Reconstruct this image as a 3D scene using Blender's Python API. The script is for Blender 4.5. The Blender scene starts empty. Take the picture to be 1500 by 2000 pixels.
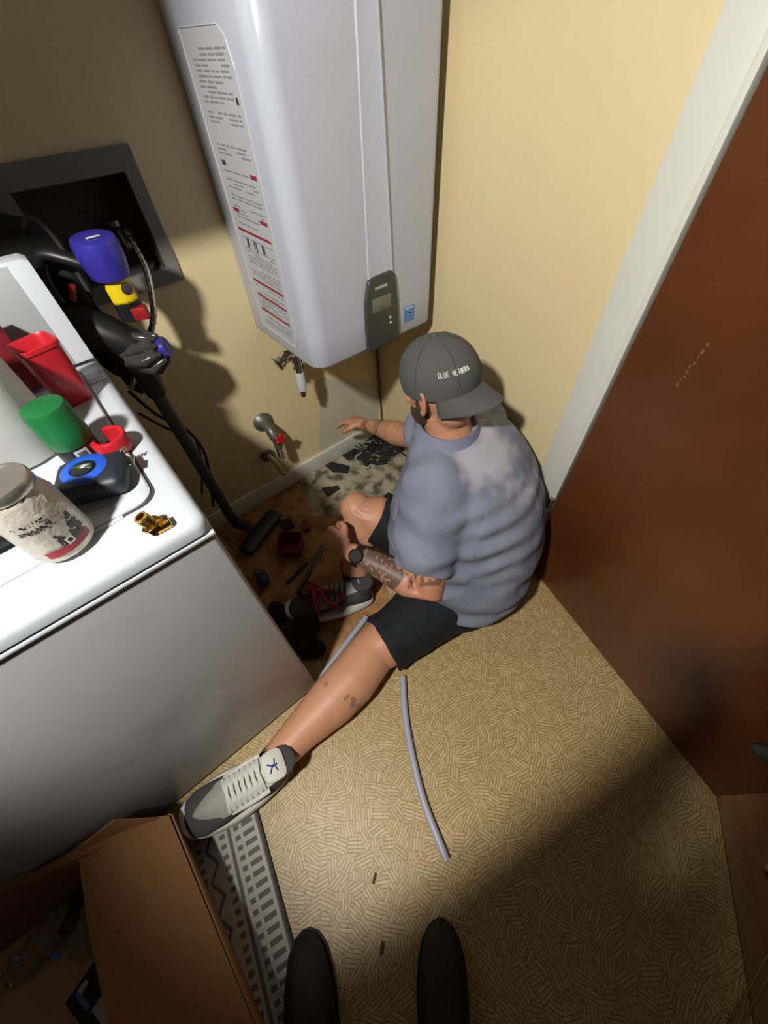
import bpy, bmesh, math, random
from mathutils import Vector as V, Matrix, noise as mnoise
random.seed(7)
S = bpy.context.scene
COL = S.collection

# ---------------------------------------------------------------- camera, world, light, exposure
cam_d = bpy.data.cameras.new('camera'); cam = bpy.data.objects.new('camera', cam_d); COL.objects.link(cam)
cam_d.sensor_fit = 'VERTICAL'; cam_d.sensor_height = 36.0; cam_d.lens = 36.0*751/2000; cam_d.clip_start = .02
cam.matrix_world = Matrix(((0.7664, 0.5238, -0.3718, 0), (-0.6409, 0.5851, -0.4970, 0), (-0.0428, 0.6191, 0.7841, 1.4), (0, 0, 0, 1)))
S.camera = cam
W = bpy.data.worlds.new('world'); S.world = W; W.use_nodes = True
W.node_tree.nodes['Background'].inputs[0].default_value = (1.0, .80, .58, 1)
W.node_tree.nodes['Background'].inputs[1].default_value = .03

def lamp(name, kind, loc, aim, energy, color, size, angle=160, blend=.6):
    d = bpy.data.lights.new(name, kind); d.energy = energy; d.color = color; d.shadow_soft_size = size
    if kind == 'SPOT':
        d.spot_size = math.radians(angle); d.spot_blend = blend
    o = bpy.data.objects.new(name, d); COL.objects.link(o); o.location = loc
    o.rotation_euler = (V(aim)-V(loc)).to_track_quat('-Z', 'Y').to_euler()
    return o
lamp('work_light', 'SPOT', (-.62, .12, 2.05), (.75, .66, .36), 140, (1.0, .965, .90), .05, 79, .5)
lamp('hall_fill', 'POINT', (1.12, -.36, 1.15), (0, 0, 0), 5.5, (1.0, .80, .55), .12)  # unseen lamp added behind the door to brighten the hall carpet
S.view_settings.view_transform = 'Standard'; S.view_settings.look = 'None'
S.view_settings.gamma = 1; S.view_settings.exposure = 0; S.view_settings.use_curve_mapping = False

# ---------------------------------------------------------------- materials
def lin(c):
    return tuple((x/255/12.92 if x/255 <= .04045 else ((x/255+.055)/1.055)**2.4) for x in c)
class NT:
    def __init__(s, m): s.t = m.node_tree; s.n = s.t.nodes; s.l = s.t.links
    def add(s, typ, **kw):
        n = s.n.new(typ)
        for k, v in kw.items(): setattr(n, k, v)
        return n
    def math(s, op, a, b=None, clamp=False):
        n = s.n.new('ShaderNodeMath'); n.operation = op; n.use_clamp = clamp
        for i, x in enumerate((a, b)):
            if x is None: continue
            if isinstance(x, (int, float)): n.inputs[i].default_value = x
            else: s.l.new(x, n.inputs[i])
        return n.outputs[0]
    def mix(s, fac, a, b):
        n = s.n.new('ShaderNodeMix'); n.data_type = 'RGBA'
        for i, x in ((0, fac), (6, a), (7, b)):
            if isinstance(x, (int, float)): n.inputs[i].default_value = x
            elif isinstance(x, tuple): n.inputs[i].default_value = (*x[:3], 1)
            else: s.l.new(x, n.inputs[i])
        return n.outputs[2]
def mat(name, rgb, rough=.5, metal=0, var=.12, scale=14, bump=0, bscale=120, spec=.5, linear=False, **kw):
    m = bpy.data.materials.new(name); m.use_nodes = True; t = NT(m)
    b = t.n['Principled BSDF']; c = rgb if linear else lin(rgb)
    b.inputs['Roughness'].default_value = rough; b.inputs['Metallic'].default_value = metal
    b.inputs['Specular IOR Level'].default_value = spec
    tc = t.add('ShaderNodeTexCoord')
    nz = t.add('ShaderNodeTexNoise'); nz.inputs['Scale'].default_value = scale; nz.inputs['Detail'].default_value = 4
    t.l.new(tc.outputs['Object'], nz.inputs['Vector'])
    lo = tuple(x*(1-var) for x in c); hi = tuple(min(1, x*(1+var)) for x in c)
    col = t.mix(nz.outputs['Fac'], lo, hi)
    t.l.new(col, b.inputs['Base Color'])
    if bump:
        n2 = t.add('ShaderNodeTexNoise'); n2.inputs['Scale'].default_value = bscale; n2.inputs['Detail'].default_value = 3
        t.l.new(tc.outputs['Object'], n2.inputs['Vector'])
        bp = t.add('ShaderNodeBump'); bp.inputs['Strength'].default_value = bump; bp.inputs['Distance'].default_value = .004
        t.l.new(n2.outputs['Fac'], bp.inputs['Height']); t.l.new(bp.outputs['Normal'], b.inputs['Normal'])
    for k, v in kw.items(): b.inputs[k].default_value = v
    m['b'] = 1
    return m
def parts(m):
    t = NT(m); b = t.n['Principled BSDF']; return t, b, b.inputs['Base Color'].links[0].from_socket

M = {}
M['wall'] = mat('yellow_wall_paint', (222, 205, 160), .55, var=.05, scale=3, bump=.12, bscale=60)
M['white_trim'] = mat('white_gloss_trim', (214, 214, 204), .35, var=.04, scale=6)
M['patch'] = mat('bare_wall_patch', (196, 192, 172), .7, var=.10, scale=9)
M['enamel'] = mat('white_enamel', (198, 204, 211), .28, var=.03, scale=4)
M['heater'] = mat('heater_white_paint', (190, 194, 208), .36, var=.02, scale=4)
M['panel'] = mat('charcoal_plastic', (66, 68, 62), .42, var=.08)
M['screen'] = mat('lcd_grey', (118, 118, 100), .25, var=.08, scale=60)
M['lightmark'] = mat('pale_print', (190, 190, 182), .5)
M['energy'] = mat('sticker_blue', (92, 140, 200), .5, var=.1)
M['skyblue'] = mat('sticker_pale_blue', (190, 214, 236), .5)
M['label'] = mat('label_paper', (188, 191, 197), .5, var=.03)
M['print'] = mat('grey_print', (140, 142, 150), .6)
M['redprint'] = mat('red_print', (150, 42, 52), .6)
M['darkprint'] = mat('dark_print', (60, 60, 66), .6)
M['chrome'] = mat('chrome', (205, 203, 196), .16, 1, var=.05)
M['steel'] = mat('brushed_steel', (150, 148, 140), .35, 1, var=.15, scale=60)
M['castgrey'] = mat('grey_cast_metal', (112, 114, 106), .42, .6, var=.2, scale=40)
M['brass'] = mat('brass', (214, 170, 84), .2, 1, var=.06)
M['cream'] = mat('cream_pipe', (205, 186, 130), .5, var=.1)
M['black'] = mat('black_plastic', (24, 25, 27), .4, var=.2)
M['blackrub'] = mat('black_rubber', (22, 22, 22), .62, var=.25, bump=.2)
M['cloth'] = mat('black_cloth', (20, 21, 23), .85, var=.25, scale=20, bump=.3, bscale=40)
M['purple'] = mat('violet_blue_plastic', (52, 48, 150), .3, var=.08)
M['yellow'] = mat('yellow_label', (230, 200, 20), .5, var=.05)
M['red'] = mat('red_plastic', (186, 34, 46), .35, var=.08)
M['dkred'] = mat('dark_red_plastic', (112, 22, 34), .4, var=.08)
M['redtool'] = mat('red_tool_paint', (150, 24, 30), .4, var=.1)
M['green'] = mat('green_plastic', (22, 104, 52), .4, var=.06)
M['blue'] = mat('blue_plastic', (34, 84, 196), .35, var=.08)
M['navy'] = mat('dark_navy_rubber', (32, 38, 48), .5, var=.15)
M['grey_hose'] = mat('grey_plastic_pipe', (168, 172, 186), .4, var=.04)
M['dgrey'] = mat('dark_grey_plastic', (62, 62, 64), .45, var=.15)
M['frame'] = mat('grey_painted_frame', (120, 117, 112), .55, var=.08)
M['recess'] = mat('dark_recess', (66, 64, 54), .7, var=.15)
M['card'] = mat('brown_cardboard', (142, 100, 60), .8, var=.08, scale=10)
M['card_in'] = mat('pale_cardboard', (206, 172, 126), .8, var=.08, scale=10)
M['hair'] = mat('dark_beard_hair', (74, 54, 44), .8, var=.35, scale=180, bump=.6, bscale=500)
M['cap'] = mat('charcoal_cap_cloth', (84, 84, 82), .9, var=.08, scale=120, bump=.25, bscale=400)
M['shorts'] = mat('black_shorts_cloth', (18, 22, 28), .85, var=.2, scale=12, bump=.5, bscale=14)
M['sock'] = mat('dark_sock', (54, 42, 42), .9, var=.2, scale=90)
M['shoewhite'] = mat('off_white_leather', (206, 204, 192), .55, var=.05, scale=30)
M['shoegrey'] = mat('pale_grey_leather', (150, 152, 142), .6, var=.10, scale=30)
M['shoedark'] = mat('charcoal_suede', (66, 64, 64), .8, var=.12, scale=60)
M['lace'] = mat('white_lace', (208, 208, 198), .8, var=.08, scale=200)
M['logo'] = mat('blue_embroidery', (42, 56, 150), .7)
M['watch'] = mat('dark_olive_watch', (34, 36, 30), .6, var=.15, spec=.2)
M['rubber_handle'] = mat('orange_red_grip', (200, 62, 38), .45, var=.08)
M['debris'] = mat('black_torn_scrap', (30, 32, 30), .7, var=.3, scale=60, bump=.5)
M['carpet'] = mat('brown_carpet', (132, 96, 62), .95, var=.3, scale=90, bump=.8, bscale=200)
M['strip'] = mat('wood_threshold', (122, 92, 58), .5, var=.2, scale=30)
M['foil'] = mat('crinkled_foil_paper', (196, 190, 178), .38, .25, var=.12, scale=30, bump=.9, bscale=60)
M['tin'] = mat('tin_lid', (176, 172, 162), .3, .8, var=.1)
M['foilred'] = mat('red_label_band', (150, 30, 42), .4)
M['foildark'] = mat('dark_label_art', (62, 52, 50), .45, var=.35, scale=90)
M['glassdark'] = mat('dark_lid_glass', (26, 28, 30), .12, var=.1)
M['brownstain'] = mat('brown_leaf_scrap', (92, 66, 40), .9)
M['pants'] = mat('dark_trousers', (20, 20, 22), .9, var=.2, bump=.3)

def clearmat(name, rgb, rough, ior, trans=1.0):
    m = mat(name, rgb, rough, var=.02); b = m.node_tree.nodes['Principled BSDF']
    b.inputs['Transmission Weight'].default_value = trans; b.inputs['IOR'].default_value = ior; return m
M['jug'] = clearmat('translucent_white_plastic', (216, 218, 214), .5, 1.3, .35)
M['clear'] = clearmat('clear_plastic', (236, 238, 236), .08, 1.35, .93)
M['cyclone'] = mat('smoky_glossy_plastic', (92, 88, 86), .14, .55, var=.2, scale=30)

def floor_mat():
    m = mat('printed_vinyl', (200, 180, 130), .42, var=.06, scale=3); t, b, base = parts(m)
    tc = t.add('ShaderNodeTexCoord')
    wob = t.add('ShaderNodeTexNoise'); wob.inputs['Scale'].default_value = 9
    t.l.new(tc.outputs['Object'], wob.inputs['Vector'])
    wm = t.add('ShaderNodeVectorMath', operation='SCALE'); wm.inputs['Scale'].default_value = .035
    t.l.new(wob.outputs['Color'], wm.inputs[0])
    ad = t.add('ShaderNodeVectorMath', operation='ADD')
    t.l.new(tc.outputs['Object'], ad.inputs[0]); t.l.new(wm.outputs[0], ad.inputs[1])
    vo = t.add('ShaderNodeTexVoronoi', distance='MINKOWSKI'); vo.inputs['Scale'].default_value = 27; vo.inputs['Exponent'].default_value = 2.0
    vo.voronoi_dimensions = '2D'
    t.l.new(ad.outputs[0], vo.inputs['Vector'])
    wn = t.add('ShaderNodeTexWhiteNoise', noise_dimensions='3D'); t.l.new(vo.outputs['Color'], wn.inputs['Vector'])
    ang = t.math('MULTIPLY', wn.outputs['Value'], 6.283)
    vr = t.add('ShaderNodeVectorRotate', rotation_type='Z_AXIS')
    t.l.new(tc.outputs['Object'], vr.inputs['Vector']); t.l.new(ang, vr.inputs['Angle'])
    br = t.add('ShaderNodeTexBrick'); br.inputs['Scale'].default_value = 1; br.offset = .4
    br.inputs['Brick Width'].default_value = .045; br.inputs['Row Height'].default_value = .0083
    br.inputs['Mortar Size'].default_value = .0009; br.inputs['Mortar Smooth'].default_value = .5
    br.inputs['Color1'].default_value = (*lin((206, 184, 134)), 1); br.inputs['Color2'].default_value = (*lin((184, 159, 107)), 1)
    br.inputs['Mortar'].default_value = (*lin((88, 62, 30)), 1)
    t.l.new(vr.outputs[0], br.inputs['Vector'])
    ve = t.add('ShaderNodeTexVoronoi', feature='DISTANCE_TO_EDGE'); ve.inputs['Scale'].default_value = 27; ve.voronoi_dimensions = '2D'
    t.l.new(ad.outputs[0], ve.inputs['Vector'])
    e = t.math('LESS_THAN', ve.outputs['Distance'], .035)
    big = t.add('ShaderNodeTexNoise'); big.inputs['Scale'].default_value = 5; big.inputs['Detail'].default_value = 3
    t.l.new(tc.outputs['Object'], big.inputs['Vector'])
    c = t.mix(t.math('MULTIPLY', e, .30), br.outputs['Color'], lin((120, 92, 54)))
    c = t.mix(t.math('MULTIPLY', big.outputs['Fac'], .35), c, lin((168, 138, 84)))
    t.l.new(c, b.inputs['Base Color'])
    bp = t.add('ShaderNodeBump'); bp.inputs['Strength'].default_value = .15; bp.inputs['Distance'].default_value = .001
    t.l.new(br.outputs['Fac'], bp.inputs['Height']); bp.invert = True; t.l.new(bp.outputs['Normal'], b.inputs['Normal'])
    return m
M['floor'] = floor_mat()

def blotch(name, c1, c2, scale, lo=.4, hi=.6, rough=.8, detail=8, bump=.5):
    m = mat(name, c1, rough); t, b, base = parts(m)
    tc = t.add('ShaderNodeTexCoord'); n = t.add('ShaderNodeTexNoise'); n.inputs['Scale'].default_value = scale; n.inputs['Detail'].default_value = detail
    t.l.new(tc.outputs['Object'], n.inputs['Vector'])
    r = t.add('ShaderNodeMapRange'); r.inputs[1].default_value = lo; r.inputs[2].default_value = hi; t.l.new(n.outputs['Fac'], r.inputs[0])
    t.l.new(t.mix(r.outputs[0], lin(c1), lin(c2)), b.inputs['Base Color'])
    if bump:
        bp = t.add('ShaderNodeBump'); bp.inputs['Strength'].default_value = bump; bp.inputs['Distance'].default_value = .004
        t.l.new(n.outputs['Fac'], bp.inputs['Height']); t.l.new(bp.outputs['Normal'], b.inputs['Normal'])
    return m
M['slab'] = blotch('bare_slab_with_glue', (172, 164, 140), (92, 86, 68), 16, .45, .62)
M['subfloor'] = blotch('brown_scuffed_vinyl', (180, 134, 84), (134, 94, 56), 14, .4, .65)
M['door'] = blotch('brown_stained_door', (100, 56, 28), (84, 44, 20), 2.6, .35, .7, .34, 5, .0)
M['washer_front'] = blotch('shade_greyed_white_enamel', (176, 176, 177), (160, 158, 154), 5, .5, .75, .33, 5, .0)  # washer's white greyed to paint in the grazing light on its front
M['shirt'] = blotch('damp_grey_blue_cotton', (132, 136, 154), (118, 123, 142), 7, .42, .62, .9, 4, .15)
M['rugdark'] = mat('rug_grey', (112, 114, 110), .95, var=.15, scale=120, bump=.5, bscale=300)

def rug_mat():
    m = mat('woven_rug', (190, 190, 182), .95, var=.1, scale=150, bump=.5, bscale=300); t, b, base = parts(m)
    tc = t.add('ShaderNodeTexCoord'); sp = t.add('ShaderNodeSeparateXYZ'); t.l.new(tc.outputs['Object'], sp.inputs[0])
    x, y = sp.outputs[0], sp.outputs[1]
    fy = t.math('FRACT', t.math('MULTIPLY', y, 42.0)); row = t.math('LESS_THAN', t.math('ABSOLUTE', t.math('SUBTRACT', fy, .5)), .24)
    def band(x0, x1): return t.math('MULTIPLY', t.math('GREATER_THAN', x, x0), t.math('LESS_THAN', x, x1))
    def dots(x0, x1): return t.math('MULTIPLY', row, band(x0, x1))
    zig = t.math('ABSOLUTE', t.math('SUBTRACT', t.math('FRACT', t.math('MULTIPLY', y, 14.0)), .5))
    zz = t.math('MULTIPLY', t.math('LESS_THAN', t.math('ABSOLUTE', t.math('SUBTRACT', t.math('ADD', x, t.math('MULTIPLY', zig, .05)), -.052)), .0045), band(-.078, -.040))
    pat = None
    for k in (dots(-.100, -.086), zz, dots(-.036, -.022), band(-.014, -.005), dots(.004, .018), dots(.026, .058), band(.066, .2), dots(-.15, -.11)):
        pat = k if pat is None else t.math('MAXIMUM', pat, k)
    t.l.new(t.mix(pat, lin((196, 194, 184)), lin((112, 112, 106))), b.inputs['Base Color'])
    return m
M['rug'] = rug_mat()

def skin_mat():
    m = mat('skin', (202, 146, 114), .48, var=.08, scale=22, bump=.12, bscale=90); t, b, base = parts(m)
    b.inputs['Subsurface Weight'].default_value = .08; b.inputs['Subsurface Radius'].default_value = (.012, .005, .003); b.inputs['Subsurface Scale'].default_value = .4
    at = t.add('ShaderNodeAttribute', attribute_name='ink'); sp = t.add('ShaderNodeSeparateColor'); t.l.new(at.outputs['Color'], sp.inputs[0])
    tc = t.add('ShaderNodeTexCoord'); n = t.add('ShaderNodeTexNoise'); n.inputs['Scale'].default_value = 70; n.inputs['Detail'].default_value = 2
    t.l.new(tc.outputs['Object'], n.inputs['Vector'])
    r = t.add('ShaderNodeMapRange'); r.inputs[1].default_value = .34; r.inputs[2].default_value = .46; t.l.new(n.outputs['Fac'], r.inputs[0])
    ink = t.math('MULTIPLY', sp.outputs[0], t.math('ADD', t.math('MULTIPLY', r.outputs[0], .6), .3))
    c = t.mix(ink, base, lin((84, 72, 64)))
    c = t.mix(sp.outputs[1], c, lin((56, 50, 48)))
    c = t.mix(t.math('MULTIPLY', sp.outputs[2], .35), c, lin((206, 96, 84)))
    t.l.new(c, b.inputs['Base Color'])
    return m
M['skin'] = skin_mat()

# ---------------------------------------------------------------- helpers
def obj(name, bm, m, parent=None, smooth=True, kind=None):
    me = bpy.data.meshes.new(name)
    if isinstance(bm, bmesh.types.BMesh):
        bmesh.ops.recalc_face_normals(bm, faces=bm.faces); bm.to_mesh(me); bm.free()
    else: me = bm
    me.materials.clear(); me.materials.append(M[m])
    if smooth:
        for p in me.polygons: p.use_smooth = True
        try: me.set_sharp_from_angle(angle=math.radians(38))
        except Exception: pass
    o = bpy.data.objects.new(name, me); COL.objects.link(o)
    if parent: o.parent = parent
    if kind: o['kind'] = kind
    return o
def thing(name, label, cat, group=None, loc=(0, 0, 0)):
    o = bpy.data.objects.new(name, None); COL.objects.link(o); o.empty_display_size = .05
    o['label'] = label; o['category'] = cat
    if group: o['group'] = group
    return o
def tag(o, label, cat, group=None):
    o['label'] = label; o['category'] = cat
    if group: o['group'] = group
    return o
def box(lo, hi, bev=0, seg=2, mtx=None, bm=None):
    b = bm or bmesh.new()
    lo, hi = V(lo), V(hi)
    r = bmesh.ops.create_cube(b, size=1)
    vs = r['verts']
    for v in vs: v.co = V((lo.x+(v.co.x+.5)*(hi.x-lo.x), lo.y+(v.co.y+.5)*(hi.y-lo.y), lo.z+(v.co.z+.5)*(hi.z-lo.z)))
    if bev:
        es = list({e for v in vs for e in v.link_edges})
        r2 = bmesh.ops.bevel(b, geom=es, offset=bev, segments=seg, affect='EDGES', profile=.5)
        vs = list({v for f in r2['faces'] for v in f.verts} | {v for v in vs if v.is_valid})
    if mtx is not None:
        bmesh.ops.transform(b, matrix=mtx, verts=[v for v in vs if v.is_valid])
    return b
def frames(pts):
    pts = [V(p) for p in pts]; out = []
    t0 = (pts[1]-pts[0]).normalized(); up = V((0, 0, 1)) if abs(t0.z) < .9 else V((1, 0, 0))
    s = t0.cross(up).normalized()
    for i, p in enumerate(pts):
        t = (pts[min(i+1, len(pts)-1)]-pts[max(i-1, 0)]).normalized()
        s = (s-t*s.dot(t)).normalized(); out.append((p, s, t.cross(s).normalized(), t))
    return out
def loft(rings, bm=None, cap=True):
    b = bm or bmesh.new(); vr = [[b.verts.new(p) for p in r] for r in rings]
    for A, B in zip(vr, vr[1:]):
        n = len(A)
        for i in range(n): b.faces.new((A[i], A[(i+1) % n], B[(i+1) % n], B[i]))
    if cap:
        b.faces.new(vr[0][::-1]); b.faces.new(vr[-1])
    return b
def tube(pts, r, seg=12, bm=None, round_ends=False):
    fr = frames(pts); n = len(fr)
    rs = r if isinstance(r, (list, tuple)) else [r]*n
    rings = []
    def ring(p, s, u, a, b2): return [p+s*(a*math.cos(2*math.pi*k/seg))+u*(b2*math.sin(2*math.pi*k/seg)) for k in range(seg)]
    for i, (p, s, u, t) in enumerate(fr):
        a, b2 = rs[i] if isinstance(rs[i], (list, tuple)) else (rs[i], rs[i])
        if i == 0 and round_ends:
            for q in (.95, .75, .4): rings.append(ring(p-t*(max(a, b2)*q), s, u, a*math.sqrt(1-q*q), b2*math.sqrt(1-q*q)))
        rings.append(ring(p, s, u, a, b2))
        if i == n-1 and round_ends:
            for q in (.4, .75, .95): rings.append(ring(p+t*(max(a, b2)*q), s, u, a*math.sqrt(1-q*q), b2*math.sqrt(1-q*q)))
    return loft(rings, bm)
def curve(pts, n=6):
    P = [V(p) for p in pts]; P = [P[0]*2-P[1]]+P+[P[-1]*2-P[-2]]; out = []
    for i in range(1, len(P)-2):
        a, b, c, d = P[i-1:i+3]
        for k in range(n):
            t = k/n
            out.append(.5*((2*b)+(c-a)*t+(2*a-5*b+4*c-d)*t*t+(3*b-a-3*c+d)*t*t*t))
    out.append(P[-2]); return out
def lathe(prof, base=(0, 0, 0), axis=(0, 0, 1), seg=24, bm=None, cap=True):
    q = V((0, 0, 1)).rotation_difference(V(axis)).to_matrix(); base = V(base)
    return loft([[base+q@V((r*math.cos(2*math.pi*k/seg), r*math.sin(2*math.pi*k/seg), z)) for k in range(seg)] for r, z in prof], bm, cap)
def prism(poly, z0, z1, bm=None, bev=0):
    b = bm or bmesh.new()
    lo = [b.verts.new((p[0], p[1], z0)) for p in poly]; hi = [b.verts.new((p[0], p[1], z1)) for p in poly]; n = len(poly)
    b.faces.new(lo[::-1]); b.faces.new(hi)
    for i in range(n): b.faces.new((lo[i], lo[(i+1) % n], hi[(i+1) % n], hi[i]))
    if bev: bmesh.ops.bevel(b, geom=list(b.edges), offset=bev, segments=2, affect='EDGES')
    return b
def sphere(c, r, bm=None, u=20, v=14, mtx=None):
    b = bm or bmesh.new(); q = bmesh.ops.create_uvsphere(b, u_segments=u, v_segments=v, radius=1)
    rr = V(r) if isinstance(r, (tuple, list)) else V((r, r, r))
    for vv in q['verts']:
        p = V((vv.co.x*rr.x, vv.co.y*rr.y, vv.co.z*rr.z)); vv.co = (mtx@p if mtx else p)+V(c)
    return b
def fuse(bm, voxel, smooth=4, factor=.5):
    me = bpy.data.meshes.new('tmp'); bmesh.ops.recalc_face_normals(bm, faces=bm.faces); bm.to_mesh(me); bm.free()
    o = bpy.data.objects.new('tmp', me); COL.objects.link(o)
    r = o.modifiers.new('r', 'REMESH'); r.mode = 'VOXEL'; r.voxel_size = voxel; r.use_smooth_shade = True
    if smooth:
        s = o.modifiers.new('s', 'SMOOTH'); s.iterations = smooth; s.factor = factor
    dg = bpy.context.evaluated_depsgraph_get(); out = bpy.data.meshes.new_from_object(o.evaluated_get(dg))
    bpy.data.objects.remove(o); bpy.data.meshes.remove(me)
    return out
def basis(x, y, z, o):
    m = Matrix.Identity(4)
    for i, a in enumerate((x, y, z, o)):
        for k in range(3): m[k][i] = a[k]
    return m

# ================================================================ the setting
DK = .955
WY = 1.337
# right wall line: from the corner (1.03, 1.337) towards the door
wd = V((-.065, -1.007, 0)).normalized(); wn = V((wd.y, -wd.x, 0))   # wn points out of the wall into the room
if wn.x > 0: wn = -wn
def RW(s, off, z): p = V((1.03, WY, 0))+wd*s+wn*off; return V((p.x, p.y, z))
def rwbox(s0, s1, o0, o1, z0, z1, bev=0):
    m = basis(wd, wn, V((0, 0, 1)), V((1.03, WY, 0)))
    return box((s0, o0, z0), (s1, o1, z1), bev, 2, m)
TH0 = V((1.02, -.340, 0)); TD = V((-.255, -.16, 0)).normalized(); TN = V((TD.y, -TD.x, 0))
if TN.y > 0: TN = -TN
A = TH0; B = TH0+TD*2.2
obj('floor', prism([(A.x, A.y), (1.15, -.34), (1.15, WY+.1), (-1.5, WY+.1), (-1.5, B.y), (B.x, B.y)], -.05, 0), 'floor', kind='structure', smooth=False)
H = [A, B, B+TN*1.6, A+TN*2.0+V((.8, 0, 0)), V((1.8, -.3, 0))]
obj('floor_hall', prism([(p.x, p.y) for p in H], -.06, -.006), 'carpet', kind='structure', smooth=False)
obj('trim_threshold', box((0, 0, -.004), (1.9, .05, .006), .003, 2, basis(TD, TN, V((0, 0, 1)), TH0)), 'strip', kind='structure')
# torn away vinyl in the corner, bare slab under the heater and scuffed brown vinyl behind the washer
def ragged(poly, n=5, amp=.012, sd=1):
    out = []
    for i, p in enumerate(poly):
        q = poly[(i+1) % len(poly)]
        for k in range(n):
            t = k/n; w = V((p[0]+(q[0]-p[0])*t, p[1]+(q[1]-p[1])*t, sd))
            nn = mnoise.noise_vector(w*14); out.append((w.x+nn.x*amp, w.y+nn.y*amp))
    return out
wb = obj('floor_bare_slab', prism(ragged([(.46, 1.325), (.42, 1.10), (.50, .98), (.56, .74), (.86, .70), (.98, .90), (1.01, 1.325)], 6, .03, 3), 0, .0016), 'slab', kind='structure', smooth=False)
sf = obj('floor_brown_patch', prism(ragged([(.02, 1.325), (.01, .62), (.10, .48), (.40, .52), (.50, .80), (.54, 1.1), (.56, 1.325)], 6, .02, 8), 0, .0009), 'subfloor', kind='structure', smooth=False)

# back wall with a hole for the supply box
hx0, hx1, hz0, hz1 = .05, .293, 1.005, 1.21
bm = bmesh.new()
for lo, hi in (((-1.5, WY, 0), (1.13, WY+.1, hz0)), ((-1.5, WY, hz1), (1.13, WY+.1, 2.5)), ((-1.5, WY, hz0), (hx0, WY+.1, hz1)), ((hx1, WY, hz0), (1.13, WY+.1, hz1))): box(lo, hi, bm=bm)
wallb = obj('wall_back', bm, 'wall', kind='structure', smooth=False)
pp = ragged([(.70, .47), (.625, .095), (1.0, .095), (1.0, .30), (.85, .40)], 6, .012, 5)
pb = bmesh.new(); f1 = [pb.verts.new((x, WY-.0012, z)) for x, z in pp]; f2 = [pb.verts.new((x, WY, z)) for x, z in pp]
pb.faces.new(f1); n = len(f1)
for i in range(n): pb.faces.new((f1[i], f1[(i+1) % n], f2[(i+1) % n], f2[i]))
obj('paint_patch', pb, 'patch', wallb, smooth=False)
obj('baseboard_back', box((-1.2, WY-.016, 0), (1.02, WY, .092), .006, 3), 'white_trim', kind='structure')
wallr = obj('wall_right', rwbox(-.02, 1.02, -.12, 0, 0, 2.5), 'wall', kind='structure', smooth=False)
cas = obj('trim_door_casing', rwbox(.955, 1.030, 0, .018, 0, 2.1, .003), 'white_trim', kind='structure')
obj('jamb_bead', rwbox(1.031, 1.045, -.02, .030, 0, 2.1, .003), 'white_trim', cas)
obj('hinge', tube([RW(1.040, .040, .335), RW(1.040, .040, .405)], .008, 10), 'steel', cas)

# the door, swung into the room
DH = V((.928, .287, 0)); DF = V((.700, -.530, 0)); dd = (DF-DH).normalized(); dn = V((-dd.y, dd.x, 0))
if dn.x < 0: dn = -dn
dm = basis(dd, dn, V((0, 0, 1)), DH); DW = (DF-DH).length
door = obj('door_1', box((0, 0, .012), (DW, .036, 2.03), .002, 1, dm), 'door', kind='structure', smooth=False)
bm = lathe([(.022, 0), (.024, .004), (.024, .016), (.016, .022), (.004, .024)], dm@V((.768, -.001, .322)), -dn, 20)
obj('door_bumper', bm, 'dgrey', door)
bm = bmesh.new(); random.seed(5)
for k in range(9):
    a, h = .130+k*.0012+random.uniform(-.002, .002), .912+k*.011+random.uniform(-.003, .003)
    box((a, -.0006, h), (a+random.uniform(.002, .005), .0002, h+random.uniform(.003, .009)), mtx=dm, bm=bm)
obj('scuff_mark', bm, 'strip', door, smooth=False)

# hall odds and ends at the lower right edge of the frame
o = obj('trim_hall_base', box((0, 0, 0), (.30, .014, .03), .004, 2, basis(V((.94, -.34, 0)), V((.34, .94, 0)), V((0, 0, 1)), V((.640, -.690, -.006)))), 'white_trim', kind='structure')
bm = bmesh.new()
for off in (0, .016):
    a, c = V((0.3162,-0.7264,-0.0000)), V((0.4925,-0.7402,0.0000)); d = (c-a).normalized(); nn = V((d.y, -d.x, 0)); 
    tube([a-d*.25+nn*off+V((0, 0, .006)), c+d*.25+nn*off+V((0, 0, .006))], .0028, 8, bm)
tag(obj('flat_cord', bm, 'strip'), 'pale twin cord lying on the dark floor in the lower right corner', 'cord')

# ================================================================ recessed supply box
t = thing('supply_box', 'grey framed supply box recessed in the wall above the washer', 'wall box')
bm = bmesh.new(); ox0, ox1, oz0, oz1 = .012, .326, .965, 1.255
for lo, hi in (((ox0, WY-.008, oz0), (ox1, WY, hz0)), ((ox0, WY-.008, hz1), (ox1, WY, oz1)), ((ox0, WY-.008, hz0), (hx0, WY, hz1)), ((hx1, WY-.008, hz0), (ox1, WY, hz1))): box(lo, hi, bm=bm)
obj('box_frame', bm, 'frame', t, smooth=False)
bm = bmesh.new()
e = .003
for lo, hi in (((hx0, WY+.080, hz0), (hx1, WY+.084, hz1)), ((hx0, WY, hz0), (hx0+e, WY+.08, hz1)), ((hx1-e, WY, hz0), (hx1, WY+.08, hz1)), ((hx0, WY, hz0), (hx1, WY+.08, hz0+e)), ((hx0, WY, hz1-e), (hx1, WY+.08, hz1))): box(lo, hi, bm=bm)
obj('box_liner', bm, 'recess', t, smooth=False)
bm = tube([(.225, WY+.078, 1.10), (.225, WY+.045, 1.10), (.228, WY+.03, 1.085), (.229, WY+.015, 1.06)], .011, 12); lathe([(.018, 0), (.018, .012), (.012, .016)], (.225, WY+.045, 1.107), (0, 0, 1), 12, bm)
obj('supply_valve', bm, 'steel', t)
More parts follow.
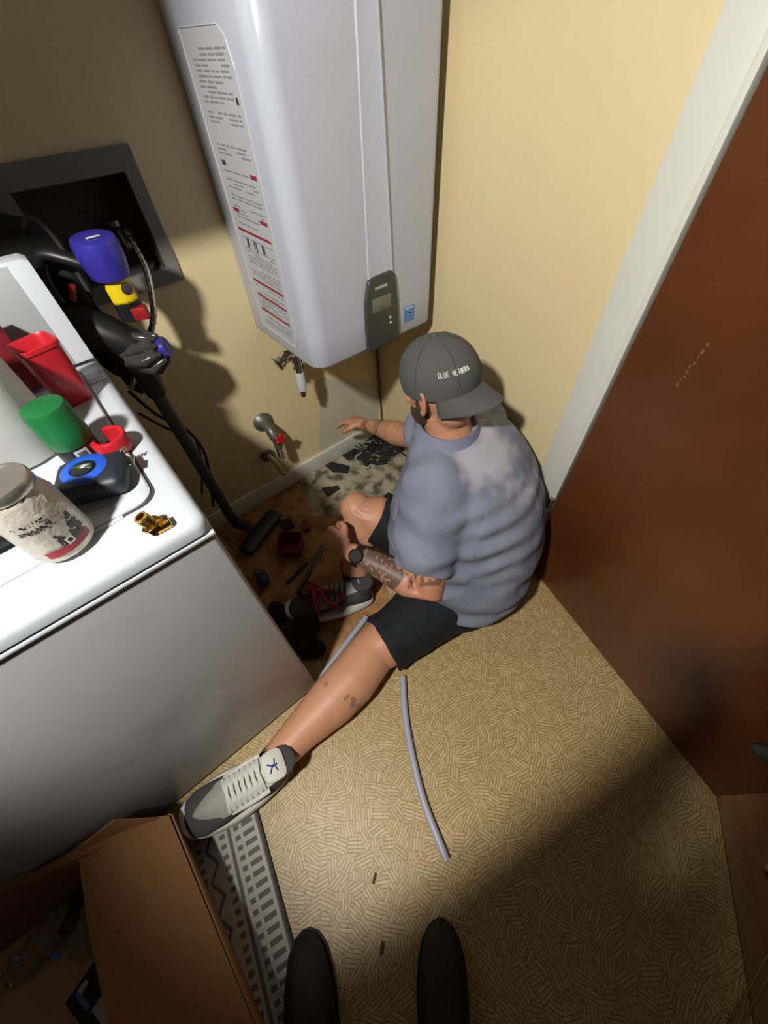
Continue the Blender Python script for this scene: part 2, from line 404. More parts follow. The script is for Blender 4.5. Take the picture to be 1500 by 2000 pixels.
hp = curve([(0.2376,1.3490,1.0978), (0.2373,1.3170,1.0748), (0.2305,1.2750,1.0308), (0.2090,1.2400,0.9839), (0.1798,1.2200,0.9331), (0.1285,1.2200,0.8730), (0.0378,1.2300,0.7796)], 10)
hs = thing('braided_hose', 'braided steel supply hose curving down out of the recessed wall box', 'hose')
obj('hose_sleeve', tube(hp, [.0078+.0007*math.sin(i*2.2) for i in range(len(hp))], 12), 'chrome', hs)
obj('hose_nut', lathe([(.009, 0), (.011, .002), (.011, .016), (.008, .02)], hp[0], (hp[2]-hp[0]).normalized(), 6), 'steel', hs)

# ================================================================ water heater
t = thing('water_heater', 'white wall-hung tankless water heater with a dark control panel', 'water heater')
X0, X1, Y0, Z0, Z1 = .497, .965, .945, .755, 1.475
def hsec(z, ins=0):
    pts = []
    for cx, cy, r, a0, a1, n in ((X0+ins, WY-.001, .004, 90, 180, 2), (X0+ins, Y0+ins, .048, 180, 270, 8), (X1-ins, Y0+ins, .022, 270, 360, 6), (X1-ins, WY-.001, .004, 0, 90, 2)):
        sx = 1 if cx < .7 else -1; sy = -1 if cy > 1.2 else 1
        c = V((cx+sx*r, cy+sy*r, z))
        for k in range(n+1):
            a = math.radians(a0+(a1-a0)*k/n); pts.append(V((c.x+r*math.cos(a), c.y+r*math.sin(a), z)))
    return pts
prof = [(Z0, .014), (Z0+.002, .007), (Z0+.006, .003), (Z0+.013, 0), (Z0+.1, 0), (Z1-.1, 0), (Z1-.013, 0), (Z1-.004, .005), (Z1, .014)]
obj('casing', loft([hsec(z, i) for z, i in prof]), 'heater', t)
# shallow raised centre strip that widens upwards into the front
def strip_ring(z):
    k = (z-.96)/(1.47-.96); a, c = .705+.014*k, .797-.022*k
    return [V((a, Y0+.001, z)), V((a+.004, Y0-.003, z)), V((c-.016, Y0-.0045, z)), V((c-.006, Y0-.009, z)), V((c+.004, Y0-.002, z)), V((c+.010, Y0+.001, z))]
obj('front_strip', loft([strip_ring(z) for z in (.955, 1.05, 1.15, 1.3, 1.45)]), 'heater', t)
# control panel: rounded and bulging, wrapping under the lower edge
cp = [(.700, .952), (.706, .960), (.722, .964), (.776, .966), (.792, .964), (.799, .955), (.8035, .93), (.809, .87), (.813, .80), (.814, .752), (.684, .752), (.682, .82), (.686, .90)]
bm = bmesh.new(); cx = sum(p[0] for p in cp)/len(cp); cz = sum(p[1] for p in cp)/len(cp)
rr = []
for y, k in ((Y0+.004, 1.0), (Y0-.006, 1.0), (Y0-.010, .965), (Y0-.011, .90)): rr.append([V((cx+(x-cx)*k, y, cz+(z-cz)*k)) for x, z in cp])
pn = obj('control_panel', loft(rr, bm), 'panel', t)
obj('screen', box((.708, Y0-.0125, .868), (.780, Y0-.009, .908), .002), 'screen', pn)
for x, z in ((.775, .838), (.776, .822), (.742, .794)): obj('button', lathe([(.0045, 0), (.0045, .002), (.003, .003)], (x, Y0-.011, z), (0, -1, 0), 10), 'lightmark' if x > .75 else 'dgrey', pn)
bm = bmesh.new()
for k in range(7): box((.722+k*.0066, Y0-.0118, .930+(k % 2)*.001), (.7268+k*.0066, Y0-.0105, .938), bm=bm)
obj('panel_print', bm, 'lightmark', pn, smooth=False)
st = obj('sticker', box((.842, Y0-.0008, .793), (.886, Y0, .841)), 'energy', t, smooth=False)
bm = bmesh.new()
box((.846, Y0-.0012, .832), (.882, Y0-.0007, .838), bm=bm)
for k in range(9):
    a = k*.35; box((.856+k*.0018, Y0-.0012, .812+.006*math.sin(a)), (.860+k*.0018, Y0-.0007, .817+.007*math.sin(a)), bm=bm)
obj('sticker_print', bm, 'skyblue', st, smooth=False)
# instruction label on the left side, with fine print
def side(y0, y1, z0, z1, d=.0007, bm=None): return box((X0-d, min(y0, y1), min(z0, z1)), (X0+.0002, max(y0, y1), max(z0, z1)), bm=bm)
lb = bmesh.new()
pl = [(1.26, .80), (1.052, .80), (1.040, .83), (1.038, 1.36), (1.05, 1.40), (1.075, 1.415), (1.26, 1.415)]
a_ = [lb.verts.new((X0-.0008, y, z)) for y, z in pl]; b_ = [lb.verts.new((X0, y, z)) for y, z in pl]; lb.faces.new(a_)
for i in range(len(pl)): lb.faces.new((a_[i], a_[(i+1) % len(pl)], b_[(i+1) % len(pl)], b_[i]))
lab = obj('instruction_label', lb, 'label', t, smooth=False)
edge = bmesh.new()
for i in range(len(pl)):
    (ya, za), (yb, zb) = pl[i], pl[(i+1) % len(pl)]; tube([(X0-.0012, ya, za), (X0-.0012, yb, zb)], .0013, 6, edge)
obj('label_edge', edge, 'enamel', lab)
random.seed(11); bm = bmesh.new(); z = 1.385
while z > .815:
    if random.random() < .88:
        y = 1.225
        while y > 1.07:
            w = random.uniform(.012, .05); w = min(w, y-1.06)
            if random.random() < .85: side(y, y-w, z, z+.0032, .0012, bm)
            y -= w+.006
    z -= random.choice((.0075, .0075, .0075, .016))
obj('fine_print', bm, 'print', lab, smooth=False, kind='stuff')
for y0, y1, z in ((1.24, 1.058, 1.072), (1.235, 1.06, .946), (1.233, 1.062, .905), (1.233, 1.064, .862)): obj('red_line', side(y0, y1, z-.003, z+.003, .0014), 'redprint', lab, smooth=False)
for y0, y1, z in ((1.085, 1.055, 1.197), (1.235, 1.205, 1.116), (1.092, 1.056, 1.110)): obj('red_line', side(y0, y1, z-.004, z+.004, .0014), 'redprint', lab, smooth=False)
for y in (1.205, 1.198, 1.165, 1.155, 1.12, 1.112): obj('pictogram', side(y, y-.006, 1.028+random.uniform(0, .012), 1.055, .0014), 'darkprint', lab, smooth=False)
for q in ((1.066, 1.056, 1.312, 1.322), (1.225, 1.205, 1.205, 1.214)): obj('pictogram', side(*q, .0014), 'darkprint', lab, smooth=False)
bm = lathe([(.020, 0), (.022, -.004), (.022, -.014), (.014, -.018), (.014, -.03)], (.57, 1.22, Z0+.004), (0, 0, 1), 16)
obj('port', bm, 'castgrey', t)
for x in (.68, .80): obj('port', lathe([(.016, 0), (.018, -.004), (.018, -.012), (.012, -.02)], (x, 1.22, Z0+.004), (0, 0, 1), 16), 'castgrey', t)

# shut-off valve under the heater
t = thing('isolation_valve', 'chrome isolation valve with white union hanging below the heater', 'valve')
vx, vy = .566, 1.215
obj('valve_body', tube([(vx, vy, .735), (vx-.001, vy, .70), (vx-.006, vy-.006, .67), (vx-.008, vy-.010, .62)], [.017, .019, .018, .015], 16), 'chrome', t)
bm = bmesh.new()
for z in (.70, .66, .635): obj('hex_nut', lathe([(.016, 0), (.0215, .002), (.0215, .010), (.016, .012)], (vx-.004, vy-.004, z), (0, 0, 1), 6), 'chrome', t)
bm = tube([(vx-.01, vy, .69), (vx-.05, vy-.012, .698), (vx-.066, vy-.016, .69)], [.016, .021, .017], 14); lathe([(.012, 0), (.022, .002), (.022, .02), (.012, .024)], (vx-.066, vy-.016, .69), (-.9, -.2, -.2), 12, bm)
obj('drain_cap', bm, 'chrome', t)
obj('lever_handle', box((-.045, -.006, -.0015), (.012, .006, .0015), .001, 1, Matrix.Translation((vx-.075, vy-.02, .685)) @ Matrix.Rotation(.9, 4, 'Y')), 'chrome', t)
obj('white_union', tube([(vx-.008, vy-.010, .622), (vx-.011, vy-.012, .59), (vx-.013, vy-.013, .55)], [.017, .019, .015], 16), 'enamel', t)
obj('outlet', tube([(vx-.013, vy-.013, .552), (vx-.016, vy-.014, .525)], [.012, .011], 12), 'chrome', t)

# hose bibb on the wall
t = thing('wall_spigot', 'grey hose bibb with a red handle on the wall below the heater', 'faucet')
fx, fz = .405, .40
obj('escutcheon', lathe([(.042, 0), (.042, .004), (.034, .014), (.022, .022), (.020, .035)], (fx, WY-.0005, fz), (0, -1, 0), 28), 'castgrey', t)
obj('spigot_body', tube(curve([(fx, WY-.02, fz), (fx, WY-.055, fz-.004), (fx+.002, WY-.080, fz-.035), (fx+.003, WY-.086, fz-.085)], 5), [.020]*6+[.022]*5+[.017]*5, 16), 'castgrey', t)
hb = bmesh.new()
for k in range(5):
    a = k*2*math.pi/5; sphere((fx+.012+.017*math.cos(a), WY-.108, fz-.032+.017*math.sin(a)), (.0095, .006, .0095), hb, 10, 8)
lathe([(.016, 0), (.016, .008)], (fx+.012, WY-.104, fz-.032), (0, -1, 0), 14, hb)
tube([(fx+.006, WY-.075, fz-.03), (fx+.012, WY-.106, fz-.032)], .006, 8, hb)
obj('handle', hb, 'red', t)
pr = [(.016, 0)]
for k in range(6): pr += [(.0175, -.004-k*.009), (.0145, -.009-k*.009)]
obj('threaded_outlet', lathe(pr+[(.012, -.06), (.008, -.056)], (fx+.003, WY-.086, fz-.082), (0, 0, 1), 16), 'chrome', t)

t = thing('stub_pipe', 'cream stub pipe with a dark wall ring low on the wall', 'pipe')
px, pz = .372, .235
bm = lathe([(.019, 0), (.029, .001), (.031, .007), (.029, .013), (.019, .014)], (px, WY-.0005, pz), (0, -1, 0), 20)
obj('wall_ring', bm, 'castgrey', t)
obj('pipe', tube(curve([(px, WY-.001, pz), (px+.004, WY-.035, pz-.004), (px+.012, WY-.055, pz-.03), (px+.020, WY-.062, pz-.085)], 5), .0115, 14), 'cream', t)
obj('pipe_end', tube([(px+.020, WY-.062, pz-.083), (px+.022, WY-.063, pz-.094)], .008, 10), 'debris', t)

cp_ = curve([(.90, 1.27, Z0+.002), (.978, 1.315, .66), (1.012, 1.325, .50), (1.014, 1.322, .25), (1.012, 1.315, .14), (.99, 1.29, .06), (.97, 1.22, .022), (.985, 1.14, .008), (.97, 1.06, .007), (.90, 1.02, .007)], 8)
cd = thing('power_cord', 'thin black power cord hanging from the heater down the corner', 'cord')
obj('cable', tube(cp_, .0036, 8), 'black', cd); obj('strain_relief', lathe([(.009, 0), (.008, -.012), (.005, -.022)], (.90, 1.27, Z0+.008), (0, 0, 1), 12), 'black', cd)

# ================================================================ washing machine
t = thing('washing_machine', 'white top-loading washing machine with tools and bottles on its lid', 'washing machine')
bx0, bx1, by0, by1 = -.70, .004, .454, 1.15
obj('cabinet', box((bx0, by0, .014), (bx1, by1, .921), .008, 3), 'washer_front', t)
obj('panel_seam', box((bx0-.001, by0-.004, .913), (bx1+.001, by0+.02, .921), .0025, 2), 'enamel', t)
def deckring(ins, z):
    pts = []; r = .022
    for cx, cy, a0 in ((bx1+.002-ins, by0-.003+ins, 270), (bx1+.002-ins, by1, 0), (bx0, by1, 90), (bx0, by0-.003+ins, 180)):
        c = V((cx-(r if cx > -.3 else -r), cy+(r if cy < .8 else -r), z))
        for k in range(7):
            a = math.radians(a0+90*k/6); pts.append(V((c.x+r*math.cos(a), c.y+r*math.sin(a), z)))
    return pts
obj('top_deck', loft([deckring(i, z) for i, z in ((.004, .9225), (0, .927), (0, .941), (.003, .949), (.009, .9535), (.02, DK-.0005), (.05, DK-.0005))]), 'enamel', t)
# lid ringed by a dark strip in place of the shaded gap, and a dark glass pane
lx0, lx1, ly0, ly1 = -.62, -.038, .543, 1.045
def lidring(ins, z, r=.03):
    pts = []
    for cx, cy, a0 in ((lx1-ins, ly0+ins, 270), (lx1-ins, ly1-ins, 0), (lx0+ins, ly1-ins, 90), (lx0+ins, ly0+ins, 180)):
        c = V((cx-(r if cx > -.3 else -r), cy+(r if cy < .8 else -r), z))
        for k in range(6):
            a = math.radians(a0+90*k/5); pts.append(V((c.x+r*math.cos(a), c.y+r*math.sin(a), z)))
    return pts
obj('lid_gap_strip', loft([lidring(-.0045, DK-.002), lidring(-.0045, DK+.0004)]), 'dgrey', t)
lid = obj('lid', loft([lidring(0, DK-.001), lidring(0, DK+.003), lidring(.0025, DK+.0055), lidring(.02, DK+.0062)]), 'enamel', t)
LZ = DK+.0062
def rr_poly(x0, x1, y0, y1, z0, z1, r=.03):
    def ring(ins, z):
        out = []
        for cx, cy, a0 in ((x1-ins, y0+ins, 270), (x1-ins, y1-ins, 0), (x0+ins, y1-ins, 90), (x0+ins, y0+ins, 180)):
            c = V((cx-(r if cx > (x0+x1)/2 else -r), cy+(r if cy < (y0+y1)/2 else -r), z))
            for k in range(6):
                a = math.radians(a0+90*k/5); out.append(V((c.x+r*math.cos(a), c.y+r*math.sin(a), z)))
        return out
    return loft([ring(0, z0), ring(0, z1-.001), ring(.001, z1)])
obj('lid_glass', rr_poly(-.56, -.205, .580, .74, LZ-.004, LZ+.0006), 'glassdark', lid)
obj('lid_front_lip', tube([(-.60, .536, DK+.001), (-.30, .536, DK+.001), (-.09, .540, DK+.0005)], [(.010, .0045), (.010, .0045), (.004, .001)], 12), 'enamel', lid)
# console at the back
cn = bmesh.new(); prof = [(1.085, DK-.002), (1.050, DK+.01), (1.062, DK+.10), (1.078, DK+.175), (1.092, DK+.198), (1.112, DK+.204), (1.135, DK+.196), (1.146, DK+.17), (1.150, DK-.002)]
rings = []
for x, k in ((-.70, 1), (-.03, 1), (-.006, 1), (.004, .97)):
    rings.append([V((x, 1.10+(y-1.10)*k, DK+(z-DK)*k)) for y, z in prof])
con = obj('console', loft(rings, cn), 'enamel', t)
M['silver'] = mat('shade_grey_console', (150, 154, 158), .4, var=.05)  # grey puts shading into the face of a white console
fr2 = [(1.0492, DK+.012), (1.0612, DK+.10), (1.0772, DK+.174), (1.088, DK+.193)]
obj('console_face', loft([[V((x, y-o_, z+o_*.3)) for y, z in fr2 for o_ in (0,)]+[V((x, y+.003, z)) for y, z in fr2[::-1]] for x in (-.69, -.034)]), 'silver', con)
obj('kick_gap', box((bx0+.02, by0+.02, .0), (bx1-.02, by1-.02, .015)), 'black', t, smooth=False)

# ================================================================ things on the washer
# gallon jug
t = thing('jug', 'translucent white plastic jug at the left edge of the washer lid', 'jug')
jc = V((-.196, .828, LZ))
def sq(c, z, rx, ry, n=3.2, seg=28):
    out = []
    for k in range(seg):
        a = 2*math.pi*k/seg; ca, sa = math.cos(a), math.sin(a); d = (abs(ca)**n+abs(sa)**n)**(-1/n); out.append(V((c.x+rx*d*ca, c.y+ry*d*sa, c.z+z)))
    return out
obj('jug_body', loft([sq(jc, z, r, r*1.1, n) for z, r, n in ((0, .07, 3), (.006, .080, 3.4), (.06, .083, 3.6), (.125, .083, 3.4), (.165, .080, 3), (.19, .062, 2.4), (.206, .036, 2), (.214, .022, 2), (.22, .021, 2))]), 'jug', t)
obj('jug_cap', lathe([(.021, .22), (.023, .222), (.023, .238), (.019, .241)], jc, (0, 0, 1), 20), 'red', t)
obj('jug_handle', tube(curve([jc+V((-.075, 0, .10)), jc+V((-.098, 0, .14)), jc+V((-.09, 0, .18)), jc+V((-.045, 0, .20))], 5), .010, 10), 'jug', t)

# foil-wrapped can
t = thing('wrapped_jar', 'silver-lidded jar wrapped in crinkled foil label at the front of the lid', 'jar')
c = V((-.166, .543, DK+.006))
random.seed(3); rings = []
for i, (z, r) in enumerate(((0, .034), (.003, .039), (.012, .0405), (.03, .040), (.05, .0405), (.07, .0405), (.085, .0395), (.097, .0365), (.105, .034), (.110, .033))):
    rings.append([c+V(((r+random.uniform(-.0007, .0007)*(1 if z < .08 else 2.2))*math.cos(2*math.pi*k/36), (r+random.uniform(-.0007, .0007)*(1 if z < .08 else 2.2))*math.sin(2*math.pi*k/36), z)) for k in range(36)])
obj('foil_wrap', loft(rings), 'foil', t)
obj('lid', lathe([(.0335, .108), (.035, .110), (.035, .121), (.0335, .1235), (.030, .1235), (.029, .122), (.004, .1222)], c, (0, 0, 1), 30), 'tin', t)
def wrap(c, r, a0, a1, z0, z1, fn=None, seg=24):
    b = bmesh.new(); rows = []
    for zz in range(9):
        row = []
        for k in range(seg+1):
            a = a0+(a1-a0)*k/seg; row.append(b.verts.new(c+V((r*math.cos(a), r*math.sin(a), z0+(z1-z0)*zz/8))))
        rows.append(row)
    for i in range(8):
        for k in range(seg):
            if fn is None or fn(k/seg, i/8): b.faces.new((rows[i][k], rows[i][k+1], rows[i+1][k+1], rows[i+1][k]))
    return b
af = math.atan2(-.59, .181)
obj('red_band', wrap(c, .0416, af-.75, af+.75, .014, .026), 'foilred', t)
obj('label_art', wrap(c, .0416, af-.55, af+.75, .026, .062, lambda u, v: (u > .25 and v < .55+.4*math.sin(u*9)) and mnoise.noise(V((u*7, v*7, 2))) > -.25), 'foildark', t)
obj('label_lettering', wrap(c, .0416, af-.8, af+.15, .058, .084, lambda u, v: (int(v*8) in (2, 3, 6)) and mnoise.noise(V((u*23, int(v*8)*3.1, 5))) > -.12, 48), 'foildark', t)
obj('label_badge', wrap(c, .0421, af-.02, af+.22, .024, .036, lambda u, v: u < .25 or u > .75 or v < .25 or v > .7), 'lace', t)

# tape measure
t = thing('tape_measure', 'blue and black tape measure lying on the washer lid', 'tape measure')
tm = basis(V((.83, -.30, 0)).normalized(), V((.30, .83, 0)).normalized(), V((0, 0, 1)), V((-.096, .622, LZ)))
bm = box((-.052, -.040, 0), (.050, .040, .036), .015, 4, tm); obj('case', bm, 'navy', t)
bm = lathe([(.036, .028), (.037, .033), (.032, .037), (.020, .038), (.018, .034), (.004, .033)], tm@V((-.006, .006, 0)), (0, 0, 1), 26); obj('blue_ring', bm, 'blue', t)
obj('hub', lathe([(.017, .034), (.016, .0385), (.008, .040), (.002, .040)], tm@V((-.006, .006, 0)), (0, 0, 1), 18), 'black', t)
obj('crank', box((-.020, .002, .0385), (.008, .009, .042), .001, 1, tm), 'chrome', t)
obj('hook', box((.044, .010, .016), (.058, .030, .0185), .0008, 1, tm), 'chrome', t)
bm = bmesh.new()
for k in range(5): box((.028+k*.005, .036, .018+.002*k), (.0305+k*.005, .0425, .026+.002*k), .0005, 1, tm, bm)
obj('grip_ridges', bm, 'chrome', t)

# green-capped bottle
t = thing('spray_bottle', 'bottle with a tall green cap and dark label behind the tape measure', 'bottle')
c = V((-.098, .722, LZ))
obj('bottle_body', lathe([(.028, 0), (.031, .003), (.031, .034), (.029, .04)], c, (0, 0, 1), 26), 'black', t)
obj('green_cap', lathe([(.0315, .033), (.033, .036), (.033, .062), (.0325, .064), (.0325, .094), (.030, .101), (.024, .103)], c, (0, 0, 1), 30), 'green', t)
ab = math.atan2(-.8, .108)
obj('barcode_label', wrap(c, .0314, ab-.35, ab+.30, .006, .030), 'label', t)
obj('barcode', wrap(c, .0317, ab-.22, ab+.18, .010, .026, lambda u, v: int(u*24) % 3 != 0), 'darkprint', t)
# red square cup
t = thing('red_cup', 'tall red square plastic cup beside the green-capped bottle', 'cup')
m = Matrix.Translation((-.068, .915, LZ)) @ Matrix.Rotation(.25, 4, 'Z')
def sqring(h, z, r, n=5): return [m@p for p in sq(V((0, 0, 0)), z, h, h, n, 28)]
obj('cup_body', loft([sqring(.026, 0, 0), sqring(.0275, .003, 0), sqring(.033, .108, 0), sqring(.035, .110, 0), sqring(.035, .117, 0), sqring(.032, .118, 0), sqring(.029, .112, 0), sqring(.024, .006, 0)]), 'red', t)
t2 = thing('dark_red_box', 'dark red plastic box leaning against the washer console', 'box')
m2 = Matrix.Translation((-.135, 1.010, LZ)) @ Matrix.Rotation(.1, 4, 'Z') @ Matrix.Rotation(-.12, 4, 'X')
bm = box((-.034, -.022, 0.004), (.034, .006, .128), .004, 2, m2); obj('box_body', bm, 'dkred', t2)
obj('box_lid', box((-.036, -.024, .118), (.036, .008, .136), .003, 2, m2), 'dkred', t2)
# red ring cap
t = thing('red_ring', 'red plastic ring with a gap standing next to the lid edge', 'ring')
c = V((-.051, .700, LZ)); rings = []
for k in range(25):
    a = math.radians(-205+k*(300/24)); d = V((math.cos(a), math.sin(a), 0))
    rings.append([c+d*.0195+V((0, 0, .0)), c+d*.0275+V((0, 0, .0)), c+d*.029+V((0, 0, .026)), c+d*.027+V((0, 0, .029)), c+d*.0205+V((0, 0, .028))])
obj('ring_wall', loft(rings), 'red', t)
obj('ring_base', lathe([(.027, 0), (.027, .003), (.010, .003)], c, (0, 0, 1), 24), 'dkred', t)
# brass fitting
t = thing('brass_fitting', 'shiny brass hex fitting standing near the washer front corner', 'fitting')
c = V((-.0635, .480, DK)); ax = V((-.25, .1, .93)).normalized()
obj('hex_nut', lathe([(.0135, .001), (.016, .0025), (.016, .0115), (.0135, .013)], c+V((.006, 0, .003)), ax, 6), 'brass', t)
pr = [(.0095, .012)]
for k in range(4): pr += [(.0098, .015+k*.0035), (.0085, .0168+k*.0035)]
obj('threaded_end', lathe(pr+[(.0095, .031), (.0065, .031), (.0062, .018)], c+V((.006, 0, .003)), ax, 18), 'brass', t)
obj('side_flat', box((-.008, -.009, .001), (.014, .009, .012), .002, 2, Matrix.Translation(c+V((.012, -.004, 0)))), 'brass', t)
# clear plastic scrap at the back edge of the deck
t = thing('clear_tray', 'small clear plastic tray on the back right edge of the washer', 'tray')
m = Matrix.Translation((-.016, .975, DK)) @ Matrix.Rotation(.1, 4, 'Z') @ Matrix.Scale(.62, 4)
bm = bmesh.new()
for lo, hi in (((-.030, -.022, 0), (.030, .022, .0012)), ((-.030, -.022, 0), (.030, -.0208, .016)), ((-.030, .0208, 0), (.030, .022, .016)), ((-.030, -.022, 0), (-.0288, .022, .016)), ((.0288, -.022, 0), (.030, .022, .016))): box(lo, hi, mtx=m, bm=bm)
obj('tray_shell', bm, 'clear', t, smooth=False)

# ================================================================ stick vacuum in the gap
t = thing('stick_vacuum', 'upright stick vacuum with a blue-violet filter cap between washer and wall', 'vacuum')
wt = V((.088, 1.150, .84)); wbm = V((.100, 1.238, .10))
obj('wand', tube([wbm, wt], .0195, 16), 'dgrey', t)
obj('wand_collar', tube([wt+V((.001, .006, -.06)), wt+V((-.001, -.004, .04)), wt+V((-.004, -.01, .09))], [.027, .030, .028], 16), 'black', t)
obj('release_button', box((.022, -.006, -.030), (.030, .006, .012), .002, 2, Matrix.Translation(wt)), 'redtool', t)
mc = V((.112, 1.135, .965))
obj('filter_cap', lathe([(.030, -.034), (.040, -.028), (.0455, .0), (.0465, .034), (.043, .044), (.034, .047), (.014, .0455), (.004, .045)], (.130, 1.128, 1.108), (.02, -.10, 1), 30), 'purple', t)
obj('cap_mark', box((.118, 1.112, 1.1530), (.146, 1.119, 1.1555), .0008, 1), 'lightmark', t)
obj('motor_body', tube([(.125, 1.135, 1.085), (.133, 1.135, 1.04), (.133, 1.137, .985)], [.030, .032, .030], 20), 'black', t)
obj('red_catch', box((-.016, -.012, -.014), (.018, .010, .014), .003, 2, Matrix.Translation((.145, 1.108, 1.000)) @ Matrix.Rotation(-.5, 4, 'Z')), 'redtool', t)
# yellow label wrapped on the motor, with scalloped top and bottom and a dark round window
b = bmesh.new(); c0 = V((.132, 1.135, 1.055)); n_ = 36; lo, hi = [], []
for k in range(n_+1):
    a = math.radians(-150+k*110/n_); z = .0035*(1 if k % 2 else -1)
    lo.append(b.verts.new(c0+V((.0335*math.cos(a), .0335*math.sin(a), -.026+z)))); hi.append(b.verts.new(c0+V((.0335*math.cos(a), .0335*math.sin(a), .026+z))))
for k in range(n_): b.faces.new((lo[k], lo[k+1], hi[k+1], hi[k]))
obj('yellow_label', b, 'yellow', t, smooth=False)
obj('label_window', lathe([(.0125, 0), (.0125, .001), (.010, .002)], c0+V((.0330*math.cos(math.radians(-72)), .0330*math.sin(math.radians(-72)), 0)), (math.cos(math.radians(-72)), math.sin(math.radians(-72)), 0), 20), 'dgrey', t)
# ring of clear cyclone cones around the dust bin, and the violet hub disc
cy = V((.118, 1.120, .905)); ax = V((.75, -.45, .15)).normalized()
u_ = ax.cross(V((0, 0, 1))).normalized(); v_ = u_.cross(ax)
obj('cyclone_core', lathe([(.030, -.05), (.042, -.045), (.046, .0), (.036, .03), (.020, .035)], cy, ax, 24), 'cyclone', t)
for k in range(9):
    a = 2*math.pi*k/9; d = u_*math.cos(a)+v_*math.sin(a)
    obj('cyclone_cone', tube([cy+d*.036-ax*.045, cy+d*.046+ax*.0, cy+d*.030+ax*.036], [.009, .013, .007], 10, round_ends=True), 'cyclone', t)
obj('hub_disc', lathe([(.010, .034), (.024, .036), (.027, .044), (.024, .052), (.014, .050), (.006, .052)], cy, ax, 24), 'purple', t)
obj('dust_bin', tube([(.100, 1.135, .925), (.055, 1.160, .965), (.02, 1.18, 1.0)], [.040, .044, .038], 22, round_ends=True), 'black', t)
obj('handle', tube(curve([(.118, 1.14, 1.09), (.07, 1.16, 1.12), (.03, 1.185, 1.13), (.008, 1.20, 1.08), (.012, 1.20, 1.02), (.04, 1.18, .97)], 6), [(.017, .014)]*31, 14), 'black', t)
obj('trigger', tube([(.05, 1.155, 1.075), (.035, 1.16, 1.045)], .007, 8), 'redtool', t)
ha, hb_ = V((.070, 1.100, .030)), V((.268, 1.195, .030)); hd = (hb_-ha).normalized(); hn = V((hd.y, -hd.x, 0))
obj('floor_head', tube([ha, ha+hd*.03, hb_-hd*.03, hb_], [(.036, .028), (.040, .029), (.040, .029), (.036, .028)], 18, round_ends=False), 'navy', t)
obj('brush_roll', tube([ha+hn*.022+V((0, 0, .006)), hb_+hn*.022+V((0, 0, .006))], .019, 14), 'dgrey', t)
obj('neck', tube([wbm+V((0, 0, .02)), (.105, 1.235, .07), (.15, 1.165, .045)], [.021, .024, .022], 14), 'black', t)

# black garment hanging beside the console, with a strap loop
t = thing('black_bag', 'black cloth bag hanging behind the washer console', 'bag')
bm = bmesh.new()
for p, r in (((-.02, 1.235, 1.13), (.09, .035, .075)), ((.035, 1.24, 1.06), (.055, .035, .13)), ((.045, 1.245, .94), (.045, .035, .13)), ((-.09, 1.235, 1.12), (.08, .035, .07)), ((.0, 1.24, 1.0), (.05, .03, .12)), ((.06, 1.25, .84), (.03, .03, .10))): sphere(p, r, bm)
me = fuse(bm, .008, 3)
for v in me.vertices: v.co += v.normal*.008*mnoise.noise(v.co*22)
obj('bag_body', me, 'cloth', t)
obj('strap', tube(curve([(.03, 1.205, 1.175), (.05, 1.195, 1.19), (.072, 1.195, 1.15), (.075, 1.195, 1.05), (.07, 1.20, .95)], 6), (.0045), 8), 'dgrey', t)

# cables dropping in the gap behind the washer
bm = tube(curve([(.03, 1.18, .80), (.06, 1.19, .70), (.115, 1.21, .60), (.13, 1.22, .48), (.10, 1.22, .36), (.06, 1.2, .25)], 8), .005, 8)
tube(curve([(.02, 1.20, .72), (.07, 1.22, .62), (.125, 1.235, .56), (.11, 1.24, .44), (.05, 1.24, .30)], 8), .004, 8, bm)
tag(obj('washer_cables', bm, 'black'), 'black cables looping down in the gap beside the washer', 'cable')

# ================================================================ rug, hose, box
rg = thing('rug', 'grey and white patterned runner rug beside the cardboard box', 'rug')
a, c = V((-.312, .318, 0)), V((-.388, -.075, 0)); d = (c-a).normalized(); nrm = V((-d.y, d.x, 0))
if nrm.x < 0: nrm = -nrm
rm = basis(nrm, -d, V((0, 0, 1)), (a+c)/2+nrm*(-.078))
o = obj('rug_weave', box((-.22, -.45, .0012), (.072, .215, .0075), .002, 2), 'rug', rg); o.matrix_local = rm
o = obj('rug_dark_edge', box((.071, -.45, .0010), (.078, .215, .009), .002, 2), 'shoedark', rg); o.matrix_local = rm  # dark strip along the rug's right edge

h = curve([(0.2439,0.2829,0.0130), (0.1861,0.2104,0.0130), (0.1305,0.1242,0.0130), (0.0652,-0.0046,0.0130), (0.0226,-0.1405,0.0130)], 8)
t = thing('grey_pipe', 'grey flexible pipe offcut curving across the open vinyl floor', 'pipe')
obj('pipe_wall', tube(h, .0105, 14), 'grey_hose', t); obj('pipe_bore', tube([h[0]+(h[0]-h[1]).normalized()*.0004, h[1]], .0075, 12), 'shoegrey', t)
h2 = [V((0.0145,0.4617,0.0130)), V((0.1474,0.5001,0.0130)), V((0.2830,0.5341,0.0130))]
t = thing('grey_pipe', 'grey pipe piece behind the stretched leg next to the washer corner', 'pipe')
obj('pipe_wall', tube(h2, .0105, 14), 'grey_hose', t); obj('pipe_bore', tube([h2[0]+(h2[0]-h2[1]).normalized()*.0004, h2[1]], .0075, 12), 'shoegrey', t)

